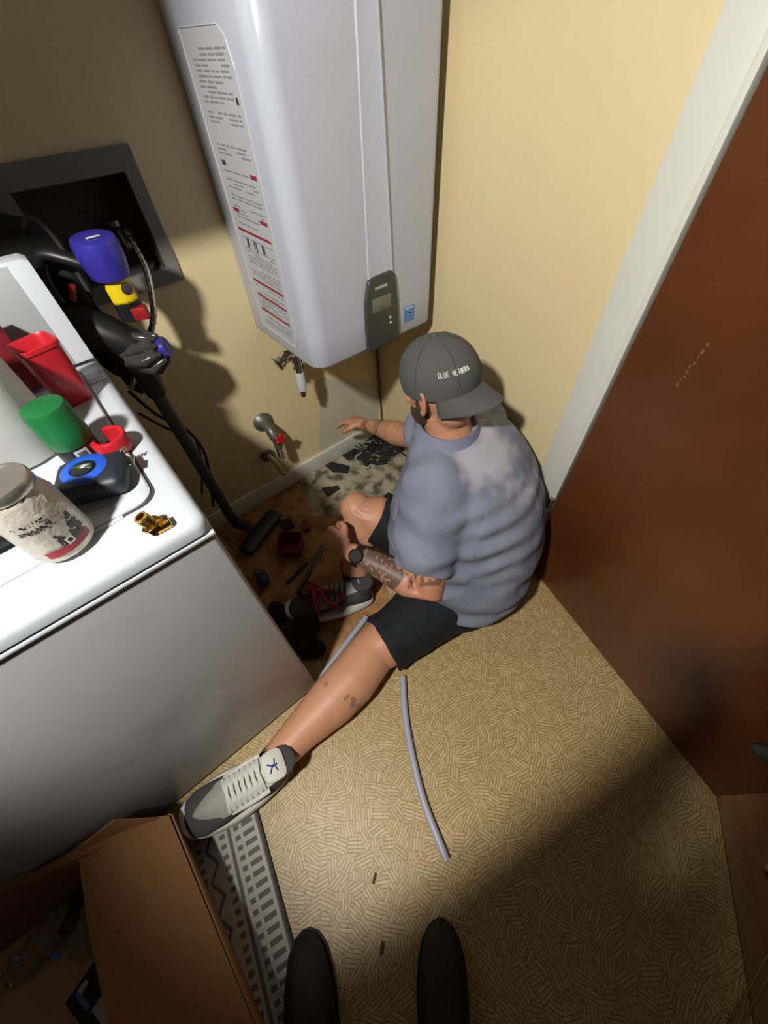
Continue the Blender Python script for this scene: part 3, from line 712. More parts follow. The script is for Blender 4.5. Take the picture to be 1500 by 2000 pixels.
# cardboard box, open, with one flap folded over
t = thing('cardboard_box', 'open brown cardboard box in front of the washing machine', 'box')
def sheet(pts, th=.004, m='card', name='side_panel', par=None):
    b = bmesh.new(); P = [V(p) for p in pts]; n = (P[1]-P[0]).cross(P[2]-P[0]).normalized()
    A_ = [b.verts.new(p) for p in P]; B_ = [b.verts.new(p-n*th) for p in P]; b.faces.new(A_); b.faces.new(B_[::-1])
    for i in range(len(P)): b.faces.new((A_[i], A_[(i+1) % len(P)], B_[(i+1) % len(P)], B_[i]))
    return obj(name, b, m, par or t, smooth=False)
zb = .16
BR = V((-.512, .398, 0)); BF = V((-.496, -.11, 0)); BL = V((-1.15, .43, 0)); BLF = V((-1.15, -.11, 0))
BRt = V((-.463, .390, zb)); BFt = V((-.452, -.11, zb)); up_ = V((0, 0, zb))
sheet([BR, BF, BFt, BRt])
sheet([BL, BR, BRt, BL+up_])
sheet([BLF, BL, BL+up_, BLF+up_])
sheet([BF, BLF, BLF+up_, BFt])
sheet([BL+V((0, 0, .004)), BLF+V((0, 0, .004)), BF+V((0, 0, .004)), BR+V((0, 0, .004))], m='card_in', name='bottom_panel')
fl = sheet([(-0.4656,0.3906,0.1630), (-0.5569,0.4515,0.2150), (-0.6238,0.4495,0.2450), (-0.6383,0.3024,0.2430), (-0.6449,0.1238,0.2400), (-.655, -.10, .235), (-.452, -.105, .163)], m='card', name='top_flap')
bkf = sheet([(-.475, .395, .160), (-1.14, .435, .160), (-0.8300,0.4470,0.4840), (-0.7287,0.4470,0.3179), (-0.6223,0.4450,0.2490), (-0.5330,0.4370,0.2635)], m='card', name='back_flap')
# torn tape spot on the flap
fr_ = bmesh.new(); q0 = V((-0.5084,0.1539,0.1850)); 
for k in range(5):
    pt = q0+V((random.uniform(-.02, .02), random.uniform(-.02, .02), 0)); 
# contents
ins = thing('cardboard_insert', 'pale cardboard insert lying inside the open box', 'insert')
sheet([(-0.8905,0.4186,0.1000), (-0.7766,0.4357,0.1100), (-0.6961,0.3642,0.1150), (-0.6924,0.2671,0.1050), (-0.7709,0.1659,0.0900), (-.80, .05, .085), (-.92, .12, .09)], .006, 'card_in', 'insert_panel', ins)
bg = thing('clear_bag', 'crumpled clear plastic bag inside the cardboard box', 'bag')
random.seed(9); bm = bmesh.new()
for k, (px_, py_, r) in enumerate((((-0.7444,0.3661,0.1200), 0, .035), ((-0.7053,0.3359,0.1300), 0, .04), ((-0.7888,0.3655,0.1200), 0, .035), ((-0.8376,0.3598,0.1200), 0, .032), ((-0.7194,0.3031,0.1200), 0, .025), ((-0.7578,0.4104,0.1200), 0, .03))): sphere(px_, (r*1.2, r, r*.6), bm, 16, 10)
me = fuse(bm, .006, 2)
for v in me.vertices: v.co += v.normal*.016*mnoise.noise(v.co*55)+v.normal*.008*mnoise.noise(v.co*140)
obj('bag_film', me, 'clear', bg, smooth=False)
bt = sheet([(-0.7828,0.3288,0.1280), (-0.7661,0.3256,0.1300), (-0.7584,0.3111,0.1300), (-0.7759,0.3151,0.1280)], .002, 'energy', 'blue_tab', bg)
bk = thing('black_foam', 'black foam piece tucked under the box flap', 'foam')
obj('foam_block', box((-.045, -.012, -.015), (.045, .012, .015), .004, 2, Matrix.Translation(V((-0.7136,0.3734,0.1300))) @ Matrix.Rotation(.75, 4, 'Z')), 'black', bk)
ml = thing('manual_packet', 'dark blue and white paper packet at the bottom of the box', 'packet')
pk = Matrix.Translation(V((-0.7209,0.1882,0.1200))) @ Matrix.Rotation(.35, 4, 'Z')
obj('packet_back', box((-.035, -.055, -.004), (.045, .06, .004), .001, 1, pk), 'navy', ml)
obj('white_sheet', box((-.010, -.05, .004), (.03, .0, .006), .0005, 1, pk), 'shoewhite', ml)
obj('blue_stripe', box((-.016, .01, .004), (-.006, .05, .006), .0005, 1, pk), 'energy', ml)
obj('white_tip', box((-.008, .040, .004), (.012, .052, .007), .001, 1, pk), 'enamel', ml)

# ================================================================ tools and scraps on the floor
t = thing('red_bin', 'small square red plastic bin on the floor beside the vacuum head', 'bin')
m = Matrix.Translation((.232, .990, .0012)) @ Matrix.Rotation(-.72, 4, 'Z')
def bq(h, z): return [m@p for p in sq(V((0, 0, 0)), z, h, h, 7, 28)]
obj('bin_body', loft([bq(.042, 0), bq(.044, .003), bq(.050, .062), bq(.053, .064), bq(.053, .070), bq(.049, .071), bq(.046, .066), bq(.041, .005)]), 'dkred', t)
t = thing('steel_bar', 'long steel bar held in the fist above the tools', 'bar')
b0, b1 = V((0.1377,0.7614,0.0700)), V((0.3171,0.7352,0.3350)); bd = (b1-b0).normalized()
obj('bar_shaft', tube([b0, b1+bd*.01], .0105, 12), 'steel', t)
obj('bar_tip', tube([b0-bd*.006, b0+bd*.02], [.012, .013], 12), 'castgrey', t)
def plier(name, label, p0, p1, spread, mh, mt, h0=.02):
    t = thing(name, label, 'pliers'); p0, p1 = V(p0), V(p1); d = (p1-p0).normalized(); n = V((d.y, -d.x, 0)).normalized(); L = (p1-p0).length
    for s in (-1, 1):
        obj('handle', tube(curve([p0+d*L*.45, p0+d*L*.62+n*s*spread*.8, p0+d*L*.85+n*s*spread, p1+n*s*spread*.8], 5), [(.009, .008)]*16, 10, round_ends=True), mh, t)
        obj('jaw', tube([p0+d*L*.48, p0+d*L*.25+n*s*.010, p0+n*s*.004], [.011, .012, .006], 10), mt, t)
    obj('pivot', lathe([(.009, -.008), (.010, 0), (.009, .010)], p0+d*L*.46, (0, 0, 1), 12), mt, t)
    return t
plier('pliers', 'red-handled pliers lying across the shoe beside the washer', (0.1766,0.7527,0.1000), (0.2258,0.6004,0.1200), .026, 'redtool', 'redtool')
t = thing('red_clamp', 'dark red clamp handle hanging over the shoe sole', 'clamp')
obj('clamp_handle', tube([V((0.1803,0.7109,0.1150)), V((0.1582,0.6655,0.1100)), V((0.1418,0.6307,0.1000))], [.010, .009, .008], 10, round_ends=True), 'redtool', t)
obj('clamp_head', box((-.020, -.014, -.010), (.020, .014, .010), .004, 2, Matrix.Translation(V((0.1748,0.7269,0.1150))) @ Matrix.Rotation(.5, 4, 'Z')), 'redtool', t)
t = thing('orange_screwdriver', 'orange-red screwdriver handle on the floor under the wrist', 'screwdriver')
s0, s1 = V((0.3362,0.7471,0.1000)), V((0.3079,0.6942,0.0700))
obj('grip', tube([s0, (s0+s1)/2, s1], [.010, .012, .009], 10, round_ends=True), 'rubber_handle', t); obj('blade', tube([s1, s1+(s1-s0).normalized()*.05], .004, 8), 'steel', t)
t = thing('dark_bag', 'dark tool bag slumped against the washer foot', 'bag')
bm = bmesh.new()
for p, r in (((0.0145,0.6563,0.0500), (.055, .05, .05)), ((0.0874,0.6363,0.0400), (.05, .05, .04)), ((0.0390,0.7634,0.0300), (.035, .045, .03)), ((0.0611,0.5638,0.0150), (.045, .045, .016)), ((0.0285,0.5997,0.0300), (.04, .04, .03))): sphere(p, r, bm)
me = fuse(bm, .007, 3)
for v in me.vertices: v.co += v.normal*(.014*mnoise.noise(v.co*17)+.005*mnoise.noise(v.co*50)); v.co.z = max(v.co.z, .0015); v.co.x = max(v.co.x, .009)
obj('bag_body', me, 'cloth', t)
tw = thing('blue_wrapper', 'blue plastic wrapper on the floor beside the washer', 'wrapper')
bm = sphere((0.0619,0.9388,0.0300), (.022, .040, .028)); me = fuse(bm, .005, 1)
for v in me.vertices: v.co += v.normal*.012*mnoise.noise(v.co*60); v.co.z = max(v.co.z, .002); v.co.x = max(v.co.x, .009)
M['dkblue'] = mat('dark_blue_film', (26, 60, 92), .3, var=.2)
obj('wrapper_film', me, 'dkblue', tw)
def scrap(poly, label, m='debris', h=.006, name='torn_scrap', cat='scrap', z=.0018, grp=None):
    cx_ = sum(p[0] for p in poly)/len(poly); cy_ = sum(p[1] for p in poly)/len(poly)
    b = prism(ragged([(p[0], p[1]) for p in poly], 4, .007, random.random()*9), z, z+h)
    return tag(obj(name, b, m, smooth=False), label, cat, grp)
scrap([(0.6356,1.3303,0.0000), (0.6685,1.3309,0.0000), (0.7196,1.2335,0.0000), (0.6873,1.1989,0.0000), (0.6312,1.2548,0.0000)], 'long black torn scrap on the bare slab nearest the baseboard')
scrap([(0.5252,1.2051,0.0000), (0.5973,1.1627,0.0000), (0.5930,1.1394,0.0000), (0.5176,1.1364,0.0000)], 'black pointed scrap on the bare slab next to the bare knee')
scrap([(0.7395,1.3284,0.0000), (0.8192,1.3305,0.0000), (0.8460,1.2842,0.0000), (0.7810,1.2799,0.0000), (0.7392,1.2869,0.0000)], 'black scrap touching the baseboard under the reaching hand')
scrap([(0.2660,1.1547,0.0000), (0.3178,1.1402,0.0000), (0.3054,1.0885,0.0000), (0.2563,1.1016,0.0000)], 'grey-black lump behind the small red bin', 'debris', .02)
scrap([(0.3409,1.0880,0.0000), (0.3735,1.0865,0.0000), (0.3537,1.0302,0.0000), (0.3203,1.0296,0.0000)], 'dark brown lump on the floor right of the red bin corner', 'dkred', .02)
scrap([(0.5569,0.9830,0.0000), (0.5600,0.9478,0.0000), (0.5279,0.9447,0.0000), (0.5316,0.9732,0.0000)], 'small dark chip beside the knee on the bare slab')
scrap([(-0.1602,-0.0497,0.0000), (-0.1428,-0.0411,0.0000), (-0.1398,-0.0461,0.0000), (-0.1573,-0.0546,0.0000)], 'brown leaf scrap on the vinyl right of the rug', 'brownstain', .004, 'leaf_scrap', 'scrap', .0006)
scrap([(-0.2277,-0.1594,0.0000), (-0.2058,-0.1447,0.0000), (-0.2012,-0.1530,0.0000), (-0.2190,-0.1645,0.0000)], 'brown leaf scrap on the vinyl between the black shoes', 'brownstain', .004, 'leaf_scrap', 'scrap', .0006)
# black rubble heap with bright bits below the reaching arm
t = thing('rubble_heap', 'heap of black torn rubble and shiny bits in the corner', 'rubble')
random.seed(21); bm = bmesh.new()
for k in range(46):
    p = V((0.9196,1.2273,0.0000))+V((random.gauss(0, .07), random.gauss(0, .045), 0)); r = random.uniform(.006, .022)
    p.x = min(p.x, .985); p.y = min(p.y, 1.29)
    mm = Matrix.Translation(p+V((0, 0, r*.5))) @ Matrix.Rotation(random.uniform(0, 6.28), 4, 'Z') @ Matrix.Rotation(random.uniform(-.6, .6), 4, 'X')
    box((-r*1.5, -r, -r*.35), (r*1.5, r, r*.35), r*.15, 1, mm, bm)
o = obj('black_chunks', bm, 'debris', t, smooth=False, kind='stuff')
bm = bmesh.new()
for k in range(22):
    p = V((0.8756,1.2037,0.0000))+V((random.gauss(0, .08), random.gauss(0, .05), .01)); p.x = min(p.x, .985); p.y = min(p.y, 1.29)
    box((-.007, -.0025, -.002), (.007, .0025, .002), 0, 1, Matrix.Translation(p+V((0, 0, .012))) @ Matrix.Rotation(random.uniform(0, 6.28), 4, 'Z'), bm)
obj('shiny_bits', bm, 'chrome', t, smooth=False, kind='stuff')
bm = bmesh.new()
for k in range(7):
    p = V((0.9106,1.2904,0.0000))+V((random.gauss(0, .04), random.gauss(0, .03), .01))
    pts = [p+V((random.gauss(0, .04), random.gauss(0, .03), random.uniform(.0, .04))) for _ in range(4)]
    for q in pts: q.y = min(q.y, 1.30); q.x = min(q.x, .98)
    tube(curve(pts, 5), .003, 6, bm)
obj('wire_tangle', bm, 'black', t)
bm = bmesh.new()
for p in ((0.5598,1.3489,0.0040), (0.4758,1.3236,0.0040), (0.2993,1.0037,0.0040), (0.2317,0.8895,0.0040)):
    q = V(p); sphere((q.x, min(q.y, 1.315), q.z), .005, bm, 8, 6)
tag(obj('white_beads', bm, 'enamel', kind='stuff'), 'scattered little white beads near the baseboard', 'beads')
bm = tube([V((0.1258,0.8628,0.0060)), V((0.2420,0.8888,0.0060))], .006, 8); tag(obj('black_rod', bm, 'black'), 'thin black rod on the floor next to the red bin', 'rod')

# ================================================================ the seated man
man = thing('person', 'man in grey-blue shirt, black shorts and backwards cap sitting on the floor working', 'person')
hL, hR = V((.57, .345, .12)), V((.665, .465, .135))
kL, aL = V((.205, .392, .095)), V((-.222, .338, .078))
kR, aR = V((.462, .765, .300)), V((.318, .640, .085))
shL, shR = V((.552, .480, .570)), V((.868, .617, .562))
eL, wL, pL = V((0.4316,0.3683,0.2900)), V((0.3204,0.6111,0.3350)), V((0.3033,0.6855,0.3350))
eR, wR, pR = V((.800, .895, .375)), V((.795, 1.105, .300)), V((.772, 1.190, .285))
lat = V((.87, .49, 0)).normalized(); dep = V((.49, -.87, 0)).normalized()
def ering(c, rx, ry, n=28, p=2.2):
    out = []; c = V(c)
    for k in range(n):
        a = 2*math.pi*k/n; ca, sa = math.cos(a), math.sin(a); d = (abs(ca)**p+abs(sa)**p)**(-1/p)
        out.append(c+lat*(rx*d*ca)+dep*(ry*d*sa))
    return out
B_ = bmesh.new()
loft([ering(c, a*.9, b*.86) for c, a, b in (((.62, .38, .03), .17, .15), ((.62, .385, .10), .20, .19), ((.64, .42, .20), .21, .21), ((.67, .46, .34), .215, .21), ((.695, .495, .47), .215, .18), ((.705, .525, .565), .19, .13), ((.69, .56, .635), .11, .10), ((.68, .58, .67), .07, .075))], B_)
tube([(.69, .555, .62), (.68, .585, .69), (.672, .60, .74)], [.07, .062, .06], 18, B_, True)
for p, r in ((shL, .075), (shR, .075), (hL, .105), (hR, .105)): sphere(p, r, B_)
def mid(a, b, t, off=(0, 0, 0)): return a+(b-a)*t+V(off)
tube([shL, mid(shL, eL, .5), eL, mid(eL, wL, .25, (0, 0, -.004)), mid(eL, wL, .6), wL], [.066, .062, .050, .0545, .043, .032], 18, B_, True)
tube([shR, mid(shR, eR, .5), eR, mid(eR, wR, .25), mid(eR, wR, .6), wR], [.064, .060, .048, .052, .040, .031], 18, B_, True)
tube([hL, mid(hL, kL, .5), kL+V((.03, 0, 0)), kL, mid(kL, aL, .25, (0, -.010, .0)), mid(kL, aL, .45, (0, -.008, 0)), mid(kL, aL, .75), aL], [.105, .098, .082, .078, .082,   .077, .056, .044], 36, B_, True)
tube([hR, mid(hR, kR, .5), kR+V((.03, -.04, -.02)), kR, mid(kR, aR, .3, (.02, .01, 0)), mid(kR, aR, .7), aR], [.105, .096, .078, .070, .070, .054, .042], 20, B_, True)
sphere(kL+V((-.005, 0, .022)), (.05, .05, .05), B_); sphere(kR+V((-.008, .010, .006)), (.060, .060, .060), B_)
tube([aL+V((.02, 0, -.01)), aL+V((-.05, .006, -.01))], .035, 12, B_, True); tube([aR, aR+V((-.06, .03, -.04))], .034, 12, B_, True)
# hands: palm and five fingers each
def hand(w, p, side, fdir, curl, nrm, spread=.2):
    ax = (p-w).normalized(); n = V(nrm); n = (n-ax*n.dot(ax)).normalized(); s = ax.cross(n).normalized()*side
    pc = p
    rings = []
    for k, (t_, a, b) in enumerate(((-.045, .030, .026), (-.02, .036, .021), (.015, .042, .019), (.040, .041, .016), (.050, .036, .012))):
        c = pc+ax*t_; rings.append([c+s*(a*math.cos(2*math.pi*i/16))+n*(b*math.sin(2*math.pi*i/16)) for i in range(16)])
    loft(rings, B_)
    for i, (off, L, r) in enumerate(((.031, .072, .0096), (.0105, .082, .0100), (-.0105, .076, .0096), (-.030, .060, .0086))):
        root = pc+ax*.036+s*off; pts = [root]; d = (ax+s*(off*spread*10)).normalized(); ang = curl[0]
        rotax = d.cross(n).normalized()
        for q, fr in enumerate((.45, .32, .26)):
            d = Matrix.Rotation(-curl[q], 3, rotax) @ d; pts.append(pts[-1]+d*L*fr)
        tube(pts, [r*1.08, r, r*.95, r*.82], 10, B_, True)
    tr = pc-ax*.018+s*.030; d = (ax*.55+s*.65-n*.35).normalized(); pts = [tr, tr+d*.036]
    d2 = (ax*.85+s*.05-n*.55).normalized(); pts.append(pts[-1]+d2*.030); d3 = (ax*.8-s*.35-n*.5).normalized(); pts.append(pts[-1]+d3*.022)
    tube(pts, [.0150, .0125, .0108, .0088], 10, B_, True)
hand(wL, pL, 1, None, (1.35, 1.35, .9), (-.55, -.25, .8), .05)
hand(wR, pR, -1, None, (.30, .35, .25), (.2, .15, .95), .22)
# head
Hc = V((.672, .612, .800)); F = V((-.14, .94, -.30)).normalized(); Lf = V((0, 0, 1)).cross(F).normalized(); U = F.cross(Lf).normalized()
HM = basis(F, Lf, U, V((0, 0, 0))).to_3x3()
def hp_(f, l, u): return Hc+HM@V((f, l, u))
sphere(Hc+HM@V((0, 0, .015)), (.098, .079, .105), B_, 28, 20, HM)
sphere(hp_(.035, 0, -.06), (.062, .062, .062), B_, 20, 14, HM)
sphere(hp_(.062, 0, -.088), (.032, .036, .026), B_, 16, 10, HM)
sphere(hp_(-.03, 0, -.05), (.06, .062, .07), B_, 20, 14, HM)
tube([hp_(.092, 0, .02), hp_(.108, 0, -.012), hp_(.110, 0, -.024)], [.009, .012, .014], 10, B_, True)
for s in (-1, 1):
    sphere(hp_(.104, s*.010, -.028), .008, B_, 10, 8)
    sphere(hp_(.082, s*.030, .018), (.014, .022, .010), B_, 12, 8, HM)
    sphere(hp_(.070, s*.042, -.022), (.020, .018, .018), B_, 12, 8, HM)
    # ear: rim, lobe and hollow
    ec = hp_(-.008, s*.080, -.008)
    rim = [ec+HM@V((-.012*math.cos(a)-.002-.006*math.sin(a), s*(.010+.005*math.cos(a)), .031*math.sin(a))) for a in [math.radians(x) for x in range(-120, 160, 28)]]
    tube(rim, .0062, 8, B_, True)
    sphere(ec+HM@V((.002, s*.004, 0)), (.014, .007, .026), B_, 12, 8, HM); sphere(ec+HM@V((.003, s*.006, -.028)), (.008, .006, .009), B_, 10, 8, HM)
tube([hp_(.090, -.022, -.058), hp_(.097, 0, -.055), hp_(.090, .022, -.058)], [.005, .008, .005], 8, B_, True)
tube([hp_(.087, -.018, -.068), hp_(.094, 0, -.067), hp_(.087, .018, -.068)], [.005, .008, .005], 8, B_, True)
me = fuse(B_, .0042, 7)
ca = me.color_attributes.new('ink', 'FLOAT_COLOR', 'POINT')
def segp(p, a, b):
    d = b-a; t_ = (p-a).dot(d)/d.length_squared; return t_, (p-(a+d*max(0, min(1, t_)))).length
for i, v in enumerate(me.vertices):
    p = v.co; r = g = b = 0.0
    t_, d = segp(p, eL, wL)
    if d < .075 and .22 < t_ < .97:
        nz = mnoise.noise(p*38); e_ = .36+.07*mnoise.noise(p*20)
        if t_ > e_ and nz > -.62: r = 1.0
    t_, d = segp(p, shL, eL)
    if d < .08 and .62 < t_ < 1.0 and (p-eL).dot(V((.4, .5, .2))) > .0 and mnoise.noise(V((p.x*70, p.y*70, p.z*12))) > .12: r = .8
    t_, d = segp(p, eR, wR)
    if d < .065 and (.60 < t_ < .635 or .67 < t_ < .70 or .735 < t_ < .755): g = .75
    t_, d = segp(p, kL, aL)
    if d < .095 and abs(t_-.36) < .028 and p.y < .325 and mnoise.noise(p*60) > -.1: r = .6
    if (p-(mid(kL, aL, .42)+V((0, .02, .07)))).length < .008: g = .35
    if (p-kL).length < .085 and p.z > .05: b = .55*max(0, 1-(p-kL).length/.085)
    if (p-eL).length < .06: b = .6
    hl = HM.inverted()@(p-Hc)
    if abs(hl.y) > .07 and abs(hl.z) < .05 and abs(hl.x) < .04: b = .7
    if -.02 < hl.x < .10 and hl.z < -.045 and (p-Hc).length < .15 and hl.z > -.13: g = max(g, .0)
    ca.data[i].color = (r, g, b, 1)
obj('body', me, 'skin', man)
for s in (-1, 1):
    e = obj('eye', sphere(hp_(.083, s*.030, .008), .0115, None, 14, 10), 'shoewhite', man); obj('iris', sphere(hp_(.0915, s*.030, .008), .0052, None, 10, 8), 'hair', e)
# beard: a shell around jaw and chin, side burns up to the ear
bb = bmesh.new()
sphere(hp_(.040, 0, -.068), (.062, .066, .052), bb, 20, 14, HM); sphere(hp_(.066, 0, -.094), (.034, .038, .030), bb, 16, 10, HM)
for s in (-1, 1): tube([hp_(.012, s*.074, .000), hp_(.018, s*.070, -.04), hp_(.045, s*.050, -.080)], [(.014, .006), (.020, .010), (.022, .016)], 10, bb, True)
me = fuse(bb, .0045, 2)
for v in me.vertices: v.co += v.normal*.002*mnoise.noise(v.co*220)
obj('beard', me, 'hair', man)

# shirt: torso shell and two wide sleeves with open cuffs
sb = bmesh.new()
loft([ering(c, a, b, 36) for c, a, b in (((.640, .400, .022), .195, .165), ((.642, .405, .07), .222, .195), ((.650, .425, .17), .240, .245), ((.676, .450, .31), .246, .262), ((.706, .480, .45), .248, .240), ((.722, .508, .55), .232, .200), ((.716, .532, .622), .180, .160), ((.698, .560, .672), .105, .102))], sb)
def shoulder(a, b, r0, r1): tube([a, mid(a, b, .5), b], [r0, (r0+r1)/2, r1], 28, sb, True)
shoulder(V((.672, .555, .595)), shL+V((.012, .008, .0)), .080, .108); shoulder(V((.715, .575, .585)), shR+V((.0, -.0, .004)), .080, .100)
def sleeve(a, c, r0, r1, flare=1.0):
    d = (c-a).normalized(); fr = frames([a, mid(a, c, .35), mid(a, c, .7), c])
    def rg(p, s, u, r): return [p+s*(r*math.cos(2*math.pi*k/24))+u*(r*flare*math.sin(2*math.pi*k/24)) for k in range(24)]
    R_ = [r0*.6, r0, (r0+r1)/2, r1]; rings = [rg(fr[0][0]-d*r0*.5, fr[0][1], fr[0][2], r0*.5)]
    rings += [rg(f_[0], f_[1], f_[2], r) for f_, r in zip(fr, [r0, r0*1.02, (r0+r1)/2, r1])]
    p, s_, u_2, _ = fr[-1]; rings += [rg(p-d*.001, s_, u_2, r1-.012), rg(p-d*.04, s_, u_2, r1-.016)]
    loft(rings, sb)
cuL = V((0.4369,0.4065,0.3750)); sleeve(shL+V((.015, .01, .005)), cuL, .108, .092)
cuR = mid(shR, eR, .8); sleeve(shR+V((.0, .0, .004)), cuR, .100, .086)
me = fuse(sb, .0065, 22)
# cloth folds radiating from arm pit and gathering at the waist
arm = V((.60, .40, .42))
def ridge(x, w): x = (x % 1.0); return max(0, 1-abs(x-.5)/w)
vn = [v.normal.copy() for v in me.vertices]
for v, nn in zip(me.vertices, vn):
    p = v.co.copy(); q = p-arm; r = q.length
    # long soft creases running from the arm pit across the side and back
    along = q.dot(dep*.86+lat*.25+V((0, 0, .42))); across = q.dot(V((0, 0, .84))-dep*.42)
    k = max(0, min(1, (along+.02)/.10))*math.exp(-(max(0, along)/.20)**2)*math.exp(-(across/.13)**2)
    dsp = .010*k*math.sin((across+.25*along)*95+2.2*mnoise.noise(p*6))
    kw = math.exp(-((p.z-.20)/.13)**2)
    dsp += .009*kw*math.sin(p.z*62+q.dot(lat)*16+3.5*mnoise.noise(p*6))
    dsp += .008*mnoise.noise(p*7)+.0035*mnoise.noise(p*17)
    t_, d_ = segp(p, shL, cuL)
    if d_ < .14 and t_ > .1: dsp += .006*math.sin(t_*17+q.dot(lat)*22+2*mnoise.noise(p*9))
    t_, d_ = segp(p, shR, cuR)
    if d_ < .14 and t_ > 0: dsp += .008*math.sin(t_*22+2*mnoise.noise(p*9))
    v.co += nn*dsp
bmS = bmesh.new(); bmS.from_mesh(me)
for _ in range(3): bmesh.ops.smooth_vert(bmS, verts=bmS.verts, factor=.5, use_axis_x=True, use_axis_y=True, use_axis_z=True)
bmS.to_mesh(me); bmS.free()
for v in me.vertices:
    l = (v.co-V((.65, .42, 0))).dot(lat); k = max(0, min(1, (.10-l)/.24)); v.co.z = max(v.co.z, .045+.085*k*k*(3-2*k))
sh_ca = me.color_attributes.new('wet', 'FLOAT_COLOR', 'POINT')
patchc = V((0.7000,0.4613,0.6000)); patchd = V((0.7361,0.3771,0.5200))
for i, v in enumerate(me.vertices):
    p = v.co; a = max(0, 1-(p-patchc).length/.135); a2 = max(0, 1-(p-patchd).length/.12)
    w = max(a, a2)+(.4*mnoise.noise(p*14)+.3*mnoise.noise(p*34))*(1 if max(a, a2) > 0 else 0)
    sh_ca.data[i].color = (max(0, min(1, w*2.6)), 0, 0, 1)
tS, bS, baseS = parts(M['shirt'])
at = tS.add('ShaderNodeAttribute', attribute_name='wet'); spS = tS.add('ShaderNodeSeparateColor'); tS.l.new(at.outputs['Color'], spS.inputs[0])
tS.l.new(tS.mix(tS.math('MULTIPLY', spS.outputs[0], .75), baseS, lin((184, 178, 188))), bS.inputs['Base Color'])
shirt = obj('shirt', me, 'shirt', man)
cb = bmesh.new(); rings = []
for k in range(29):
    a = math.radians(20+k*320/28); c = V((.682, .578, .672)); d = lat*math.sin(a)*-1+dep*(-math.cos(a)); d = lat*math.cos(a+math.pi/2)+dep*(-math.cos(a))
    d = (lat*math.sin(a)-dep*math.cos(a))
    drop = -.012*(1-math.cos(a)) if False else 0
    rings.append([c+d*.078+V((0, 0, .022)), c+d*.084+V((0, 0, .024)), c+d*.098+V((0, 0, -.006)), c+d*.092+V((0, 0, -.012))])
obj('collar', loft(rings, cb), 'shirt', shirt)

# shorts
sb = bmesh.new()
loft([ering(c, a, b, 30) for c, a, b in (((.622, .395, .012), .175, .140), ((.622, .395, .06), .20, .170), ((.632, .405, .13), .205, .195), ((.64, .41, .20), .19, .18))], sb)
def shortleg(h, k, t1, r0, r1, z0=0):
    sbp = mid(h, k, t1); d = (sbp-h).normalized(); fr = frames([h, mid(h, k, t1*.5), mid(h, k, t1*.85), sbp])
    def rg(p, s, u, r): return [p+s*(r*math.cos(2*math.pi*q/24))+u*(r*math.sin(2*math.pi*q/24)) for q in range(24)]
    rings = [rg(f_[0], f_[1], f_[2], r) for f_, r in zip(fr, [r0, (r0*.6+r1*.4), r1, r1*1.02])]
    p, s, u, _ = fr[-1]; rings += [rg(p, s, u, r1-.010), rg(p-d*.05, s, u, r1-.016)]
    loft(rings, sb)
shortleg(hL+V((.03, .01, .005)), kL, .90, .128, .100)
shortleg(hR+V((.02, -.02, .0)), kR, .84, .130, .100)
me = fuse(sb, .0065, 4)
for v in me.vertices:
    v.co += v.normal*(.006*mnoise.noise(v.co*11)+.003*mnoise.noise(v.co*30)); v.co.z = max(v.co.z, .003)
obj('shorts', me, 'shorts', man)

# cap, worn backwards
cpb = bmesh.new(); CU = (U-F*.08).normalized(); CF = (F-CU*F.dot(CU)).normalized(); CL = CU.cross(CF)
CM = basis(CF, CL, CU, V((0, 0, 0))).to_3x3(); Cc = Hc+U*.022-F*.004
rings = []
for i in range(13):
    a = math.radians(90*i/12); h = math.sin(a); r = math.cos(a)
    r = max(r, .02)**.82
    rings.append([Cc+CM@V((.112*r*math.cos(2*math.pi*k/40), .095*r*math.sin(2*math.pi*k/40), .008+.098*h)) for k in range(40)])
low = [Cc+CM@V((.108*math.cos(2*math.pi*k/40), .0915*math.sin(2*math.pi*k/40), -.020)) for k in range(40)]
inn = [Cc+CM@V((.100*math.cos(2*math.pi*k/40), .085*math.sin(2*math.pi*k/40), -.020)) for k in range(40)]
inn2 = [Cc+CM@V((.096*math.cos(2*math.pi*k/40), .080*math.sin(2*math.pi*k/40), .04)) for k in range(40)]
cap = obj('cap', loft([inn2, inn, low]+rings, cpb), 'cap', man)
obj('cap_button', sphere(Cc+CM@V((0, 0, .107)), (.008, .008, .005), None, 12, 8, CM), 'cap', cap)
sm = bmesh.new()
for k in range(6):
    a = 2*math.pi*(k+.5)/6
    tube([Cc+CM@V((.1125*max(math.cos(b_), .02)**.82*math.cos(a), .0955*max(math.cos(b_), .02)**.82*math.sin(a), .0085+.098*math.sin(b_))) for b_ in [math.radians(x) for x in range(0, 88, 8)]], .0009, 5, sm)
obj('cap_seam', sm, 'shoedark', cap)
# curved bill pointing backwards
bl = bmesh.new(); top, bot = [], []
for j in range(8):
    u = j/7; row, row2 = [], []
    for k in range(17):
        a = (k-8)/8; ang = a*1.12
        base_p = V((-.104*math.cos(ang), .090*math.sin(ang), -.012)); ext = .074*(1-abs(a)**2.6)
        p = base_p+V((-ext*u, 0, -.030*u*(1-.1*u)-.026*a*a*u)); row.append(bl.verts.new(Cc+CM@p)); row2.append(bl.verts.new(Cc+CM@(p-V((0, 0, .0035)))))
    top.append(row); bot.append(row2)
for j in range(7):
    for k in range(16):
        bl.faces.new((top[j][k], top[j][k+1], top[j+1][k+1], top[j+1][k])); bl.faces.new((bot[j][k], bot[j+1][k], bot[j+1][k+1], bot[j][k+1]))
for k in range(16): bl.faces.new((top[7][k], top[7][k+1], bot[7][k+1], bot[7][k])); bl.faces.new((top[0][k], bot[0][k], bot[0][k+1], top[0][k+1]))
